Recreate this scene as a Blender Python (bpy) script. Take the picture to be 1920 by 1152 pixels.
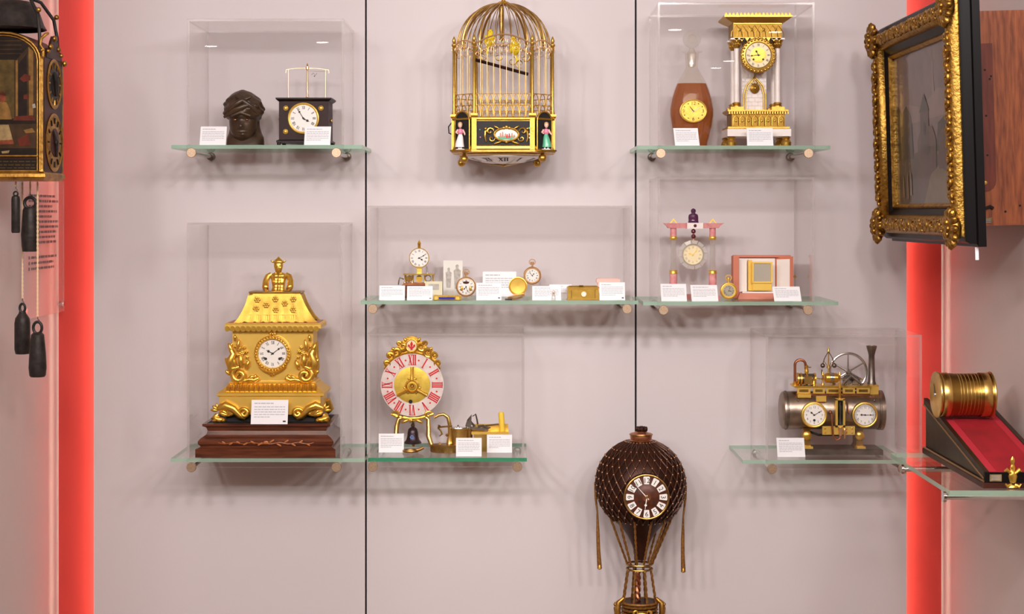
import bpy, bmesh, math, random
from mathutils import Vector, Matrix
random.seed(7)
PI = math.pi
SC = bpy.context.scene
COL = SC.collection
for o in list(bpy.data.objects): bpy.data.objects.remove(o)

# ---------------------------------------------------------------- camera
F = 3000.0          # focal length in pixels of the 1920x1152 frame
DW = 4.2            # camera to back wall, metres
VX, VY, ZC = 960.0, 400.0, 1.55   # vanishing point of the photo, camera height
cam = bpy.data.cameras.new('camera'); co = bpy.data.objects.new('camera', cam); COL.objects.link(co)
co.location = (0, -DW, ZC); co.rotation_euler = (PI/2, 0, 0)
cam.sensor_width = 36; cam.lens = 36*F/1920; cam.shift_y = -(576-VY)/1920; cam.clip_start = .05
SC.camera = co
# ---------------------------------------------------------------- world, exposure
w = bpy.data.worlds.new('world'); SC.world = w; w.use_nodes = True
w.node_tree.nodes['Background'].inputs[0].default_value = (.9, .88, .9, 1)
w.node_tree.nodes['Background'].inputs[1].default_value = .05
vs = SC.view_settings
vs.view_transform = 'Standard'; vs.look = 'None'; vs.gamma = 1; vs.use_curve_mapping = False; vs.exposure = 0.06
SC.cycles.transparent_max_bounces = 32; SC.cycles.max_bounces = 10

def area(name, loc, aim, size, watts, col, size_y=None, spread=PI):
    l = bpy.data.lights.new(name, 'AREA'); l.energy = watts; l.color = col
    l.shape = 'RECTANGLE' if size_y else 'DISK'; l.size = size; l.spread = spread
    if size_y: l.size_y = size_y
    o = bpy.data.objects.new(name, l); COL.objects.link(o); o.location = loc
    o.rotation_euler = (Vector(aim)-Vector(loc)).to_track_quat('-Z', 'Y').to_euler()
    return o
SPOT = (1.0, .965, .965); NEUT = (1.0, .82, .66)
CEIL = 2.95
# two broad fill lights added below the ceiling for soft ambient light
area('ceiling_fill', (0, -3.0, CEIL-.04), (0, -3.0, 0), 2.6, 26, NEUT, 1.2)
area('ceiling_fill', (0, -5.6, CEIL-.04), (0, -5.6, 0), 3.4, 34, NEUT, 1.4)

# ---------------------------------------------------------------- materials
def lin(c): c /= 255.0; return c/12.92 if c <= .04045 else ((c+.055)/1.055)**2.4
def C(r, g, b): return (lin(r), lin(g), lin(b), 1)
MATS = {}
def mat(name, col, rough=.5, metal=0, col2=None, vs=30, bump=0, bs=150, stretch=None, coat=0, lo=.35, hi=.7, detail=4):
    m = bpy.data.materials.new(name); m.use_nodes = True; MATS[name] = m
    nt = m.node_tree; N = nt.nodes; L = nt.links; b = N['Principled BSDF']
    b.inputs['Base Color'].default_value = col; b.inputs['Roughness'].default_value = rough
    b.inputs['Metallic'].default_value = metal; b.inputs['Coat Weight'].default_value = coat
    tc = N.new('ShaderNodeTexCoord'); mp = N.new('ShaderNodeMapping'); L.new(tc.outputs['Object'], mp.inputs[0])
    if stretch: mp.inputs['Scale'].default_value = stretch
    if col2 is not None:
        n = N.new('ShaderNodeTexNoise'); n.inputs['Scale'].default_value = vs; n.inputs['Detail'].default_value = detail
        L.new(mp.outputs[0], n.inputs['Vector'])
        r = N.new('ShaderNodeValToRGB'); r.color_ramp.elements[0].position = lo; r.color_ramp.elements[1].position = hi
        r.color_ramp.elements[0].color = col; r.color_ramp.elements[1].color = col2
        L.new(n.outputs[0], r.inputs[0]); L.new(r.outputs[0], b.inputs['Base Color'])
    if bump:
        n2 = N.new('ShaderNodeTexNoise'); n2.inputs['Scale'].default_value = bs; n2.inputs['Detail'].default_value = 3
        L.new(mp.outputs[0], n2.inputs['Vector'])
        bp = N.new('ShaderNodeBump'); bp.inputs['Strength'].default_value = bump; bp.inputs['Distance'].default_value = .002
        L.new(n2.outputs[0], bp.inputs['Height']); L.new(bp.outputs[0], b.inputs['Normal'])
    return m
def clear(name, tint, f0=.04, rough=0, body=None, bodyw=0.0):
    """thin clear sheet: transparent with a Schlick reflection, optional diffuse body"""
    m = bpy.data.materials.new(name); m.use_nodes = True; MATS[name] = m
    nt = m.node_tree; N = nt.nodes; L = nt.links; N.remove(N['Principled BSDF'])
    out = N['Material Output']
    t = N.new('ShaderNodeBsdfTransparent'); t.inputs[0].default_value = tint
    g = N.new('ShaderNodeBsdfGlossy'); g.inputs['Roughness'].default_value = rough; g.inputs[0].default_value = (1, 1, 1, 1)
    lw = N.new('ShaderNodeLayerWeight'); lw.inputs[0].default_value = .5
    p = N.new('ShaderNodeMath'); p.operation = 'POWER'; p.inputs[1].default_value = 5; L.new(lw.outputs['Facing'], p.inputs[0])
    q = N.new('ShaderNodeMath'); q.operation = 'MULTIPLY_ADD'; q.inputs[1].default_value = (1-f0)*.55; q.inputs[2].default_value = f0
    L.new(p.outputs[0], q.inputs[0])
    base = t
    if body is not None:
        d = N.new('ShaderNodeBsdfDiffuse'); d.inputs[0].default_value = body
        tl = N.new('ShaderNodeBsdfTranslucent'); tl.inputs[0].default_value = body
        ad = N.new('ShaderNodeMixShader'); ad.inputs[0].default_value = .5
        L.new(d.outputs[0], ad.inputs[1]); L.new(tl.outputs[0], ad.inputs[2])
        mb = N.new('ShaderNodeMixShader'); mb.inputs[0].default_value = bodyw
        L.new(t.outputs[0], mb.inputs[1]); L.new(ad.outputs[0], mb.inputs[2]); base = mb
    mx = N.new('ShaderNodeMixShader'); L.new(q.outputs[0], mx.inputs[0])
    L.new(base.outputs[0], mx.inputs[1]); L.new(g.outputs[0], mx.inputs[2]); L.new(mx.outputs[0], out.inputs[0])
    return m
def glow(name, col, strength):
    m = bpy.data.materials.new(name); m.use_nodes = True; MATS[name] = m
    b = m.node_tree.nodes['Principled BSDF']; b.inputs['Emission Color'].default_value = col
    b.inputs['Emission Strength'].default_value = strength; b.inputs['Base Color'].default_value = col
    return m

mat('wall_paint', C(204, 194, 196), .6, col2=C(201, 191, 193), vs=2, bump=.02, bs=600)
mat('side_paint', C(206, 192, 188), .6, col2=C(201, 187, 184), vs=2)
mat('red_paint', C(182, 48, 40), .6, col2=C(178, 46, 38), vs=3)
mat('joint_black', C(18, 15, 15), .7)
mat('ceiling_white', C(236, 232, 226), .8)
mat('room_wall', C(206, 190, 168), .8, col2=C(190, 172, 150), vs=1)
mat('room_floor', C(140, 112, 88), .4, col2=C(120, 92, 70), vs=3)
mat('gilt', (.92, .60, .12, 1), .30, .95, col2=(.74, .42, .06, 1), vs=60, bump=.12, bs=420)
mat('gilt_plain', (.93, .62, .14, 1), .38, .82, col2=(.87, .56, .11, 1), vs=25, bump=.03, bs=700)
mat('gilt_rough', (.90, .54, .10, 1), .42, 1, col2=(.62, .31, .03, 1), vs=90, bump=.45, bs=330)
mat('enamel_dull', C(222, 206, 200), .45, col2=C(206, 188, 182), vs=60)
mat('gilt_olive', (.80, .56, .10, 1), .45, .8, col2=(.62, .42, .06, 1), vs=50, bump=.1, bs=300)
mat('bell_metal', C(70, 56, 62), .3, .7, col2=C(44, 34, 38), vs=60)
mat('dial_brown', C(92, 44, 24), .4, .2, col2=C(62, 28, 16), vs=90)
mat('gilt_ochre', (.60, .365, .075, 1), .36, .92, col2=(.50, .29, .05, 1), vs=60, bump=.12, bs=420)
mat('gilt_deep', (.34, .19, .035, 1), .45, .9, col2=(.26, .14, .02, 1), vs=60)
mat('gilt_cloth', (.70, .44, .085, 1), .5, .9, col2=(.60, .36, .06, 1), vs=60, bump=.15, bs=300)
mat('cage_brass', (.56, .36, .12, 1), .34, 1, col2=(.44, .27, .08, 1), vs=60)
mat('brass', (.80, .54, .18, 1), .28, 1, col2=(.66, .42, .12, 1), vs=40)
mat('brass_dark', (.45, .27, .08, 1), .34, 1, col2=(.26, .14, .04, 1), vs=60)
mat('rose_gold', (.92, .63, .36, 1), .28, .95)
mat('copper', (.50, .20, .10, 1), .35, 1, col2=(.34, .12, .06, 1), vs=60)
mat('steel_dark', (.16, .14, .13, 1), .38, 1, col2=(.30, .25, .21, 1), vs=50)
mat('boiler_steel', (.26, .20, .16, 1), .36, 1, col2=(.42, .33, .26, 1), vs=35)
mat('steel', (.62, .60, .58, 1), .25, 1)
mat('cap_satin', (.50, .36, .25, 1), .45, .9, col2=(.38, .26, .17, 1), vs=300)
mat('chrome', (.75, .72, .70, 1), .12, 1)
mat('iron_black', C(38, 34, 33), .45, .3, col2=C(58, 50, 47), vs=60, bump=.3, bs=120)
mat('enamel_white', C(238, 233, 228), .3)
mat('enamel_ivory', C(240, 222, 178), .35)
mat('print_black', C(28, 24, 26), .6)
mat('print_grey', C(176, 174, 180), .8)
mat('print_red', C(206, 44, 52), .6)
mat('card_white', C(240, 238, 242), .7)
mat('black_lacquer', C(26, 15, 15), .4)
mat('ebony_brown', C(50, 25, 25), .5, col2=C(38, 18, 18), vs=20, stretch=(1, 1, 6))
mat('bronze_head', C(78, 58, 40), .36, .25, col2=C(52, 38, 27), vs=30, bump=.1, bs=100)
mat('rosewood', C(104, 52, 30), .28, col2=C(62, 27, 17), vs=16, stretch=(1, 3, 9), coat=.4)
mat('inlay', C(170, 98, 46), .35)
mat('board_wood', C(168, 92, 52), .42, col2=C(116, 56, 30), vs=22, stretch=(7, 7, .8), coat=.15)
mat('board_dark', C(120, 52, 34), .45, col2=C(94, 38, 26), vs=22, stretch=(7, 7, .8))
mat('marble_white', C(242, 232, 228), .3, col2=C(226, 214, 208), vs=30)
mat('marble_dark', C(92, 78, 70), .3, col2=C(56, 46, 42), vs=40)
mat('pink_stone', C(228, 162, 160), .35, col2=C(210, 124, 128), vs=90)
mat('amethyst', C(78, 34, 70), .12, coat=.5)
mat('garnet', C(92, 16, 40), .12, coat=.5)
mat('balloon_bronze', C(66, 36, 24), .38, .45, col2=C(44, 24, 18), vs=30)
mat('balloon_net', C(72, 42, 28), .42, .5)
mat('balloon_knot', C(122, 80, 50), .4, .6)
mat('rope_gold', C(150, 102, 42), .5, .4, col2=C(104, 66, 26), vs=180)
mat('cord_cream', C(226, 196, 160), .9)
mat('canary', C(236, 208, 30), .8, col2=C(214, 176, 20), vs=120)
mat('porcelain', C(240, 228, 224), .25)
mat('porcelain_pink', C(216, 130, 160), .25)
mat('porcelain_green', C(90, 176, 140), .25)
mat('porcelain_blue', C(90, 120, 180), .25)
mat('skin_painted', C(234, 190, 170), .3)
mat('hair_painted', C(196, 160, 96), .4)
mat('candle_wax', C(240, 200, 60), .5)
mat('blue_enamel', C(50, 50, 150), .25, coat=.4)
mat('leather_red', C(202, 118, 92), .5, bump=.1, bs=500)
mat('satin_white', C(238, 228, 222), .45)
mat('velvet_red', C(170, 14, 34), .8, col2=C(140, 8, 24), vs=15)
mat('velvet_rim', C(186, 34, 52), .8)
mat('ramp_wood', C(52, 34, 20), .4, col2=C(34, 20, 12), vs=30, stretch=(1, 6, 1))
mat('ramp_edge', C(120, 82, 42), .4)
mat('frame_black', C(18, 15, 15), .36)
mat('frame_gold', (.46, .26, .055, 1), .38, 1, col2=(.20, .10, .02, 1), vs=70, bump=.6, bs=170)
mat('antique_gold', (.50, .28, .06, 1), .42, 1, col2=(.26, .12, .03, 1), vs=60, bump=.35, bs=170)
mat('painted_red', C(70, 30, 20), .45, col2=C(42, 18, 13), vs=30)
mat('silver_glass', C(196, 188, 172), .25, .3)
mat('green_card', C(214, 208, 178), .6)
mat('pink_card', C(240, 196, 184), .6)
clear('acrylic', (.997, .995, .994, 1), .03)
clear('acrylic_text', (.99, .97, .965, 1), .03, .4, C(240, 225, 220), .10)
mat('print_text', C(112, 98, 98), .8)
mat('drum_brass', (.42, .25, .06, 1), .28, 1, col2=(.34, .19, .04, 1), vs=30)
clear('acrylic_edge', (.96, .95, .95, 1), .05, .1, C(250, 245, 244), .28)
clear('shelf_glass', (.97, .985, .975, 1), .05)
clear('shelf_edge', (.80, .95, .87, 1), .06, .05, C(186, 222, 200), .8)
clear('shelf_edge_deep', (.3, .75, .55, 1), .06, .05, C(66, 168, 126), .85)
clear('crystal', (.95, .94, .92, 1), .09, .02, C(245, 240, 235), .22)
clear('crystal_bright', (.95, .94, .92, 1), .1, .02, C(248, 244, 240), .6)
clear('bottle_glass', (.96, .95, .92, 1), .06, 0, C(225, 215, 200), .06)
clear('amber_liquid', (.95, .6, .12, 1), .04, .05, C(192, 104, 12), .8)
clear('gauge_glass', (.4, .4, .4, 1), .06, .05, C(30, 30, 34), .8)

for n_ in ('black_lacquer', 'ebony_brown', 'frame_black', 'iron_black', 'balloon_bronze', 'ramp_wood', 'painted_red', 'print_red'): MATS[n_].node_tree.nodes['Principled BSDF'].inputs['Specular IOR Level'].default_value = .25
MATS['frame_black'].node_tree.nodes['Principled BSDF'].inputs['Specular IOR Level'].default_value = .12
# ---------------------------------------------------------------- builders
def sc_at(y): return (DW+y)/F                       # metres per pixel at depth y
def zpix(py, y): return ZC+(VY-py)*sc_at(y)
def xpix(px, y): return (px-VX)*sc_at(y)
class G:
    """mesh collector; coordinates: x right (pixel), y depth (same unit), z DOWN (pixel row)"""
    def __init__(s, u): s.u = u; s.v = []; s.f = []; s.mi = []; s.m = None; s.k = 0
    def add(s, vs, fs):
        o = len(s.v)
        s.v += [tuple(s.m @ Vector(p)) if s.m else tuple(p) for p in vs]
        s.f += [tuple(i+o for i in f) for f in fs]; s.mi += [s.k]*len(fs); return s
    def box(s, x0, x1, y0, y1, z0, z1):
        return s.add([(x, y, z) for z in (z0, z1) for y in (y0, y1) for x in (x0, x1)],
            [(0, 1, 3, 2), (4, 6, 7, 5), (0, 4, 5, 1), (2, 3, 7, 6), (0, 2, 6, 4), (1, 5, 7, 3)])
    def stack(s, rows):
        """rows of (z, x0, x1, y0, y1): a stepped / moulded block"""
        vs = []; fs = []
        for z, x0, x1, y0, y1 in rows: vs += [(x0, y0, z), (x1, y0, z), (x1, y1, z), (x0, y1, z)]
        n = len(rows)
        for i in range(n-1):
            for j in range(4): fs.append((4*i+j, 4*i+(j+1) % 4, 4*i+4+(j+1) % 4, 4*i+4+j))
        fs += [(3, 2, 1, 0), tuple(4*n-4+j for j in range(4))]
        return s.add(vs, fs)
    def loft(s, rings, cap=True):
        n = len(rings[0]); vs = [p for r in rings for p in r]; fs = []
        for i in range(len(rings)-1):
            for j in range(n): fs.append((i*n+j, i*n+(j+1) % n, i*n+n+(j+1) % n, i*n+n+j))
        if cap: fs += [tuple(range(n))[::-1], tuple((len(rings)-1)*n+j for j in range(n))]
        return s.add(vs, fs)
    def lathe(s, c, prof, axis='z', seg=24, sx=1, sy=1, cap=True, ph=0):
        """prof: list of (r, h) with h along the axis from c"""
        rings = []
        for r, h in prof:
            R = []
            for j in range(seg):
                a = 2*PI*j/seg+ph; p, q = max(r, 1e-4)*math.cos(a)*sx, max(r, 1e-4)*math.sin(a)*sy
                R.append((c[0]+p, c[1]+q, c[2]+h) if axis == 'z' else (c[0]+h, c[1]+q, c[2]+p) if axis == 'x' else (c[0]+p, c[1]+h, c[2]+q))
            rings.append(R)
        return s.loft(rings, cap)
    def sph(s, c, r, seg=12, rings=8, m=None):
        if not hasattr(r, '__len__'): r = (r, r, r)
        R = []
        for i in range(rings+1):
            t = PI*i/rings; k = max(math.sin(t), 1e-3); row = []
            for j in range(seg):
                a = 2*PI*j/seg; p = Vector((r[0]*k*math.cos(a), r[1]*k*math.sin(a), -r[2]*math.cos(t)))
                if m: p = m @ p
                row.append((c[0]+p.x, c[1]+p.y, c[2]+p.z))
            R.append(row)
        return s.loft(R)
    def tube(s, pts, r, seg=8, closed=False, flat=1.0):
        P = [Vector(p) for p in pts]; n = len(P); rings = []
        rr = r if hasattr(r, '__len__') else [r]*n
        up = None
        for i in range(n):
            a = P[(i-1) % n] if (closed or i > 0) else P[i]; b = P[(i+1) % n] if (closed or i < n-1) else P[i]
            t = (b-a).normalized() if (b-a).length > 1e-9 else Vector((0, 0, 1))
            if up is None: up = Vector((0, 1, 0)) if abs(t.y) < .9 else Vector((1, 0, 0))
            x = t.cross(up)
            if x.length < 1e-6: x = t.cross(Vector((0, 0, 1)))
            x.normalize(); y = x.cross(t).normalized(); up = y
            rings.append([tuple(P[i]+(x*math.cos(2*PI*j/seg)+y*math.sin(2*PI*j/seg)*flat)*rr[i]) for j in range(seg)])
        if closed:
            rings.append(rings[0]); return s.loft(rings, False)
        return s.loft(rings)
    def torus(s, c, R, r, axis='y', seg=32, ts=8, R2=None):
        R2 = R2 or R; pts = []
        for j in range(seg):
            a = 2*PI*j/seg; p, q = R*math.cos(a), R2*math.sin(a)
            pts.append((c[0]+p, c[1], c[2]+q) if axis == 'y' else (c[0]+p, c[1]+q, c[2]) if axis == 'z' else (c[0], c[1]+p, c[2]+q))
        return s.tube(pts, r, ts, True)
    def disc(s, c, R, y0, y1, seg=40, R2=None):
        R2 = R2 or R
        ring = lambda y: [(c[0]+R*math.cos(2*PI*j/seg), y, c[1]+R2*math.sin(2*PI*j/seg)) for j in range(seg)]
        return s.loft([ring(y0), ring(y1)])
    def annulus(s, c, R, r, y0, y1, seg=40):
        q = lambda k, y: [(c[0]+k*math.cos(2*PI*j/seg), y, c[1]+k*math.sin(2*PI*j/seg)) for j in range(seg)]
        return s.loft([q(R, y1), q(R, y0), q(r, y0), q(r, y1), q(R, y1)], False)
    def prism(s, poly, y0, y1):
        n = len(poly)
        return s.add([(x, y0, z) for x, z in poly]+[(x, y1, z) for x, z in poly],
            [tuple(range(n)), tuple(range(2*n-1, n-1, -1))]+[(j, (j+1) % n, n+(j+1) % n, n+j) for j in range(n)])
    def flat(s, poly, y): return s.add([(x, y, z) for x, z in poly], [tuple(range(len(poly)))])
    def bar(s, x0, z0, x1, z1, w, y0, y1, w1=None):
        w1 = w if w1 is None else w1
        dx, dz = x1-x0, z1-z0; l = math.hypot(dx, dz) or 1; nx, nz = -dz/l, dx/l
        return s.prism([(x0+nx*w/2, z0+nz*w/2), (x1+nx*w1/2, z1+nz*w1/2), (x1-nx*w1/2, z1-nz*w1/2), (x0-nx*w/2, z0-nz*w/2)], y0, y1)
    def spiral(s, cx, y, cz, r0, turns, a0, w, dirn=1, n=26, flat=1.0, tail=.3):
        """scroll: starts outside at radius r0, curls in"""
        pts = []; rr = []
        for i in range(n):
            t = i/(n-1); r = r0*(1-.86*t); a = a0+dirn*turns*2*PI*t
            pts.append((cx+r*math.cos(a), y-w*.5*t, cz+r*math.sin(a))); rr.append(w*(tail+(1-tail)*math.sin(PI*min(1, t*1.1+.08))))
        return s.tube(pts, rr, 7)
    def leaf(s, x, z, ang, ln, wd, y, th=None):
        th = th or wd*.45
        m = Matrix.Rotation(-ang, 3, 'Y')
        return s.sph((x+math.cos(ang)*ln/2, y, z+math.sin(ang)*ln/2), (ln/2, th, wd/2), 8, 6, m)
def roman(g, txt, cx, cz, h, ang, y, th=.16, wf=.8):
    """serif roman numeral printed flat, bottoms towards the dial centre; ang is clockwise from 12"""
    wd = {'I': .34*wf, 'V': .76*wf, 'X': .78*wf}; tot = sum(wd[c] for c in txt)*h; x = -tot/2; quads = []
    t1, t2 = h*th, h*th*.45
    def q(xa, za, xb, zb, t): quads.append([(xa-t/2, za), (xa+t/2, za), (xb+t/2, zb), (xb-t/2, zb)])
    H = h/2
    for c in txt:
        w_ = wd[c]*h; m = x+w_/2
        if c == 'I': q(m, -H, m, H, t1); ser = [(m, -H), (m, H)]
        elif c == 'V': q(m-w_*.3, -H, m, H, t1); q(m+w_*.3, -H, m, H, t2); ser = [(m-w_*.3, -H), (m+w_*.3, -H)]
        else: q(m-w_*.3, -H, m+w_*.3, H, t1); q(m+w_*.3, -H, m-w_*.3, H, t2); ser = [(m-w_*.3, -H), (m+w_*.3, -H), (m-w_*.3, H), (m+w_*.3, H)]
        for sx, sz in ser: quads.append([(sx-t1, sz-t2*.4), (sx+t1, sz-t2*.4), (sx+t1, sz+t2*.4), (sx-t1, sz+t2*.4)])
        x += w_
    ca, sa = math.cos(ang), math.sin(ang)
    for Q in quads: g.flat([(cx+a*ca-b*sa, cz+a*sa+b*ca) for a, b in Q], y)
ROM = ['XII', 'I', 'II', 'III', 'IIII', 'V', 'VI', 'VII', 'VIII', 'IX', 'X', 'XI']
_tc = {}
def digits(g, txt, cx, cz, h, y, ang=0):
    if txt not in _tc:
        cu = bpy.data.curves.new('t', 'FONT'); cu.body = txt; cu.align_x = 'CENTER'; cu.resolution_u = 2
        ob = bpy.data.objects.new('t', cu); COL.objects.link(ob)
        me = ob.to_mesh(); _tc[txt] = ([tuple(v.co) for v in me.vertices], [tuple(p.vertices) for p in me.polygons])
        ob.to_mesh_clear(); bpy.data.objects.remove(ob); bpy.data.curves.remove(cu)
    V, Fc = _tc[txt]; k = h/.7; ca, sa = math.cos(ang), math.sin(ang)
    g.add([(cx+(a*k)*ca-(h/2-b*k)*sa, y, cz+(a*k)*sa+(h/2-b*k)*ca) for a, b, _ in V], Fc)
def tag(o, label=None, cat=None, group=None, kind=None):
    if label: o['label'] = label
    if cat: o['category'] = cat
    if group: o['group'] = group
    if kind: o['kind'] = kind
    return o
def to_obj(name, g, mats, parent=None, smooth=True, ang=38):
    cx, by, s = g.u[:3]; yo = g.u[3] if len(g.u) > 3 else 0
    me = bpy.data.meshes.new(name)
    me.from_pydata([((x-cx)*s, (y+yo)*s, (by-z)*s) for x, y, z in g.v], [], g.f)
    mats = mats if isinstance(mats, (list, tuple)) else [mats]
    for m in mats: me.materials.append(MATS[m])
    me.polygons.foreach_set('material_index', g.mi)
    bm = bmesh.new(); bm.from_mesh(me); bmesh.ops.recalc_face_normals(bm, faces=bm.faces); bm.to_mesh(me); bm.free()
    if smooth:
        me.polygons.foreach_set('use_smooth', [True]*len(me.polygons)); me.set_sharp_from_angle(angle=math.radians(ang))
    o = bpy.data.objects.new(name, me); COL.objects.link(o)
    if parent: o.parent = parent
    return o
class Thing:
    def __init__(s, name, label, cat, px, y, z, group=None, rotz=0, scale=None, x=None, kind=None, yo=0):
        """px: pixel column of the base centre, y: world depth, z: world height of the base"""
        s.s = scale or sc_at(y)
        s.o = bpy.data.objects.new(name, None); COL.objects.link(s.o); s.o.empty_display_size = .05
        s.o.location = (xpix(px, y) if x is None else x, y, z); s.o.rotation_euler = (0, 0, rotz)
        tag(s.o, label, cat, group, kind)
        s.u = (px, VY+(ZC-z)/s.s, s.s, yo) if scale is None else (0, 0, s.s)
        s.by = s.u[1]
    def g(s): return G(s.u)
    def part(s, name, g, m, parent=None, label=None, **k):
        o = to_obj(name, g, m, parent or s.o, **k)
        if label: o['label'] = label
        return o
    def inst(s, src, dx=0, dy=0, dz=0, parent=None):
        o = bpy.data.objects.new(src.name.split('.')[0], src.data); COL.objects.link(o)
        o.parent = parent or s.o; o.location = (dx*s.s, dy*s.s, -dz*s.s); return o
def pol(cx, cz, r, a): return (cx+r*math.sin(a), cz-r*math.cos(a))   # a clockwise from 12
def hand(g, cx, cz, a, ln, w, y, spade=True, tail=.18):
    px, pz = pol(cx, cz, ln, a); bx, bz = pol(cx, cz, -ln*tail, a)
    g.bar(bx, bz, px, pz, w, y-.25, y, w*.35)
    if spade: mx, mz = pol(cx, cz, ln*.66, a); g.disc((mx, mz), w*1.15, y-.3, y, 10)
def clock_dial(T, cx, cz, r, y, minute, hour, face='enamel_white', num='roman', nm='print_black', parent=None, hm='print_black', nh=.19, nr=.76, track=True, hw=.06):
    d = T.part('dial', T.g().disc((cx, cz), r, y-.6, y), face, parent)
    g = T.g(); yy = y-.75
    for i in range(12):
        a = i*PI/6; x, z = pol(cx, cz, r*nr, a)
        if num == 'roman': roman(g, ROM[i], x, z, r*nh, a, yy)
        else: digits(g, str(i or 12), x, z, r*nh, yy)
    if track:
        for i in range(60):
            a = i*PI/30; x0, z0 = pol(cx, cz, r*.93, a); x1, z1 = pol(cx, cz, r*(.97 if i % 5 else .985), a)
            w_ = r*.012 if i % 5 else r*.03; n = (math.cos(a)*w_/2, math.sin(a)*w_/2)
            g.flat([(x0-n[0], z0-n[1]), (x0+n[0], z0+n[1]), (x1+n[0], z1+n[1]), (x1-n[0], z1-n[1])], yy)
    sub = d
    def add(nm_, g_, m_): o = T.part(nm_, g_, m_, d if parent is None else parent); return o
    add('numerals', g, nm)
    g = T.g(); hand(g, cx, cz, hour, r*.5, r*hw*1.3, y-1.1); add('hour_hand', g, hm)
    g = T.g(); hand(g, cx, cz, minute, r*.8, r*hw, y-1.5); g.disc((cx, cz), r*.07, y-1.9, y-.8, 12); add('minute_hand', g, hm)
    return d

# ================================================================= the setting
W0 = (0, 0, 1.0)
def wbox(name, x0, x1, y0, y1, z0, z1, m, kind='structure', parent=None, mi=None, smooth=False):
    g = G(W0); g.box(x0, x1, y0, y1, -z1, -z0)
    if mi: g.mi = mi
    o = to_obj(name, g, m, parent, smooth)
    if kind: o['kind'] = kind
    return o
def wempty(name, kind='structure', loc=(0, 0, 0)):
    o = bpy.data.objects.new(name, None); COL.objects.link(o); o.location = loc; o['kind'] = kind; o.empty_display_size = .1; return o
XL, XR = -850*4.255/F, 805*4.255/F            # niche side walls
PL, J1, J2, PR = [xpix(p, 0) for p in (176, 686, 1192, 1700)]
YN = -1.75                                  # front end of the niche side walls
wb = wempty('wall_back')
for a, b in ((PL, J1-.0025), (J1+.0025, J2-.0025), (J2+.0025, PR)):
    wbox('panel', a, b, 0, .02, 0, CEIL, 'wall_paint', None, wb)
for j in (J1, J2): wbox('joint_strip', j-.03, j+.03, .021, .03, 0, CEIL, 'joint_black', None, wb)
glow('led_warm', (1, .98, .82, 1), 34)
t = wbox('trim_1', XL, -.8, .055, .075, 0, CEIL, 'red_paint'); wbox('led_strip', PL+.010, PL+.020, .0260, .0262, .02, CEIL-.02, 'led_warm', None, t)
t = wbox('trim_2', .75, XR, .055, .075, 0, CEIL, 'red_paint'); wbox('led_strip', PR-.020, PR-.010, .0260, .0262, .02, CEIL-.02, 'led_warm', None, t)
wbox('wall_left', XL-.1, XL, YN, .12, 0, CEIL, 'side_paint')
wbox('wall_right', XR, XR+.1, YN, .12, 0, CEIL, 'side_paint')
wbox('wall_front_left', -4.2, XL-.1, YN, YN+.1, 0, CEIL, 'room_wall')
wbox('wall_front_right', XR+.1, 4.2, YN, YN+.1, 0, CEIL, 'room_wall')
wbox('wall_room_left', -4.3, -4.2, -13, YN, 0, CEIL, 'room_wall')
wbox('wall_room_right', 4.2, 4.3, -13, YN, 0, CEIL, 'room_wall')
wbox('wall_far', -4.3, 4.3, -13.1, -13, 0, CEIL, 'room_wall')
wbox('floor', -4.3, 4.3, -13.1, .12, -.1, 0, 'room_floor')
wbox('ceiling', -4.3, 4.3, -13.1, .12, CEIL, CEIL+.1, 'ceiling_white')

# spotlights on the ceiling in front of the niche
glow('lamp_lens', (1, .9, .78, 1), 8)
def spotlight(x, y, aim, watts):
    T = Thing('ceiling_spotlight', 'black cylindrical spotlight on the ceiling aimed at the showcase wall', 'spotlight', 0, y, CEIL-.20, 'ceiling spotlights', scale=.001, x=x)
    T.part('stem', T.g().lathe((0, 0, -199), [(10, 0), (10, 90)]), 'joint_black')
    d = (Vector(aim)-Vector((x, y, CEIL-.2))).normalized()
    a = Vector((d.x*1000, d.y*1000, -d.z*1000)).normalized()
    T.part('housing', T.g().tube([tuple(a*k) for k in (-110, -109, 20, 21)], [60, 160, 165, 162], 20), 'joint_black')
    T.part('lens', T.g().tube([tuple(a*k) for k in (21.5, 23)], [155, 155], 28), 'lamp_lens')
    p = Vector((x, y, CEIL-.2))+d*.03
    area('spot_beam', p, aim, .31, watts, SPOT, spread=math.radians(110))
for x, tx in ((-2.3, -.6), (-1.5, -.4), (-.7, -.2), (0, 0), (.7, .2), (1.5, .4), (2.3, .6)):
    spotlight(x, -3.9, (tx, 0, 1.3), 8.6)
glow('downlight_lens', (1, .95, .88, 1), 14)
for x, y in ((-2.52, -9.7), (-1.55, -9.4), (1.24, -8.5), (2.03, -8.65), (1.99, -11.0), (1.96, -11.7), (-.2, -10.2)):
    T = Thing('recessed_downlight', 'round recessed downlight in the ceiling behind the viewer', 'downlight', 0, y, CEIL-.004, 'recessed downlights', scale=.001, x=x)
    T.part('rim', T.g().lathe((0, 0, 0), [(62, 0), (62, -3), (50, -3), (50, 0)], cap=False), 'ceiling_white')
    T.part('lens', T.g().lathe((0, 0, 0), [(50, 0), (50, -2)]), 'downlight_lens')

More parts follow.
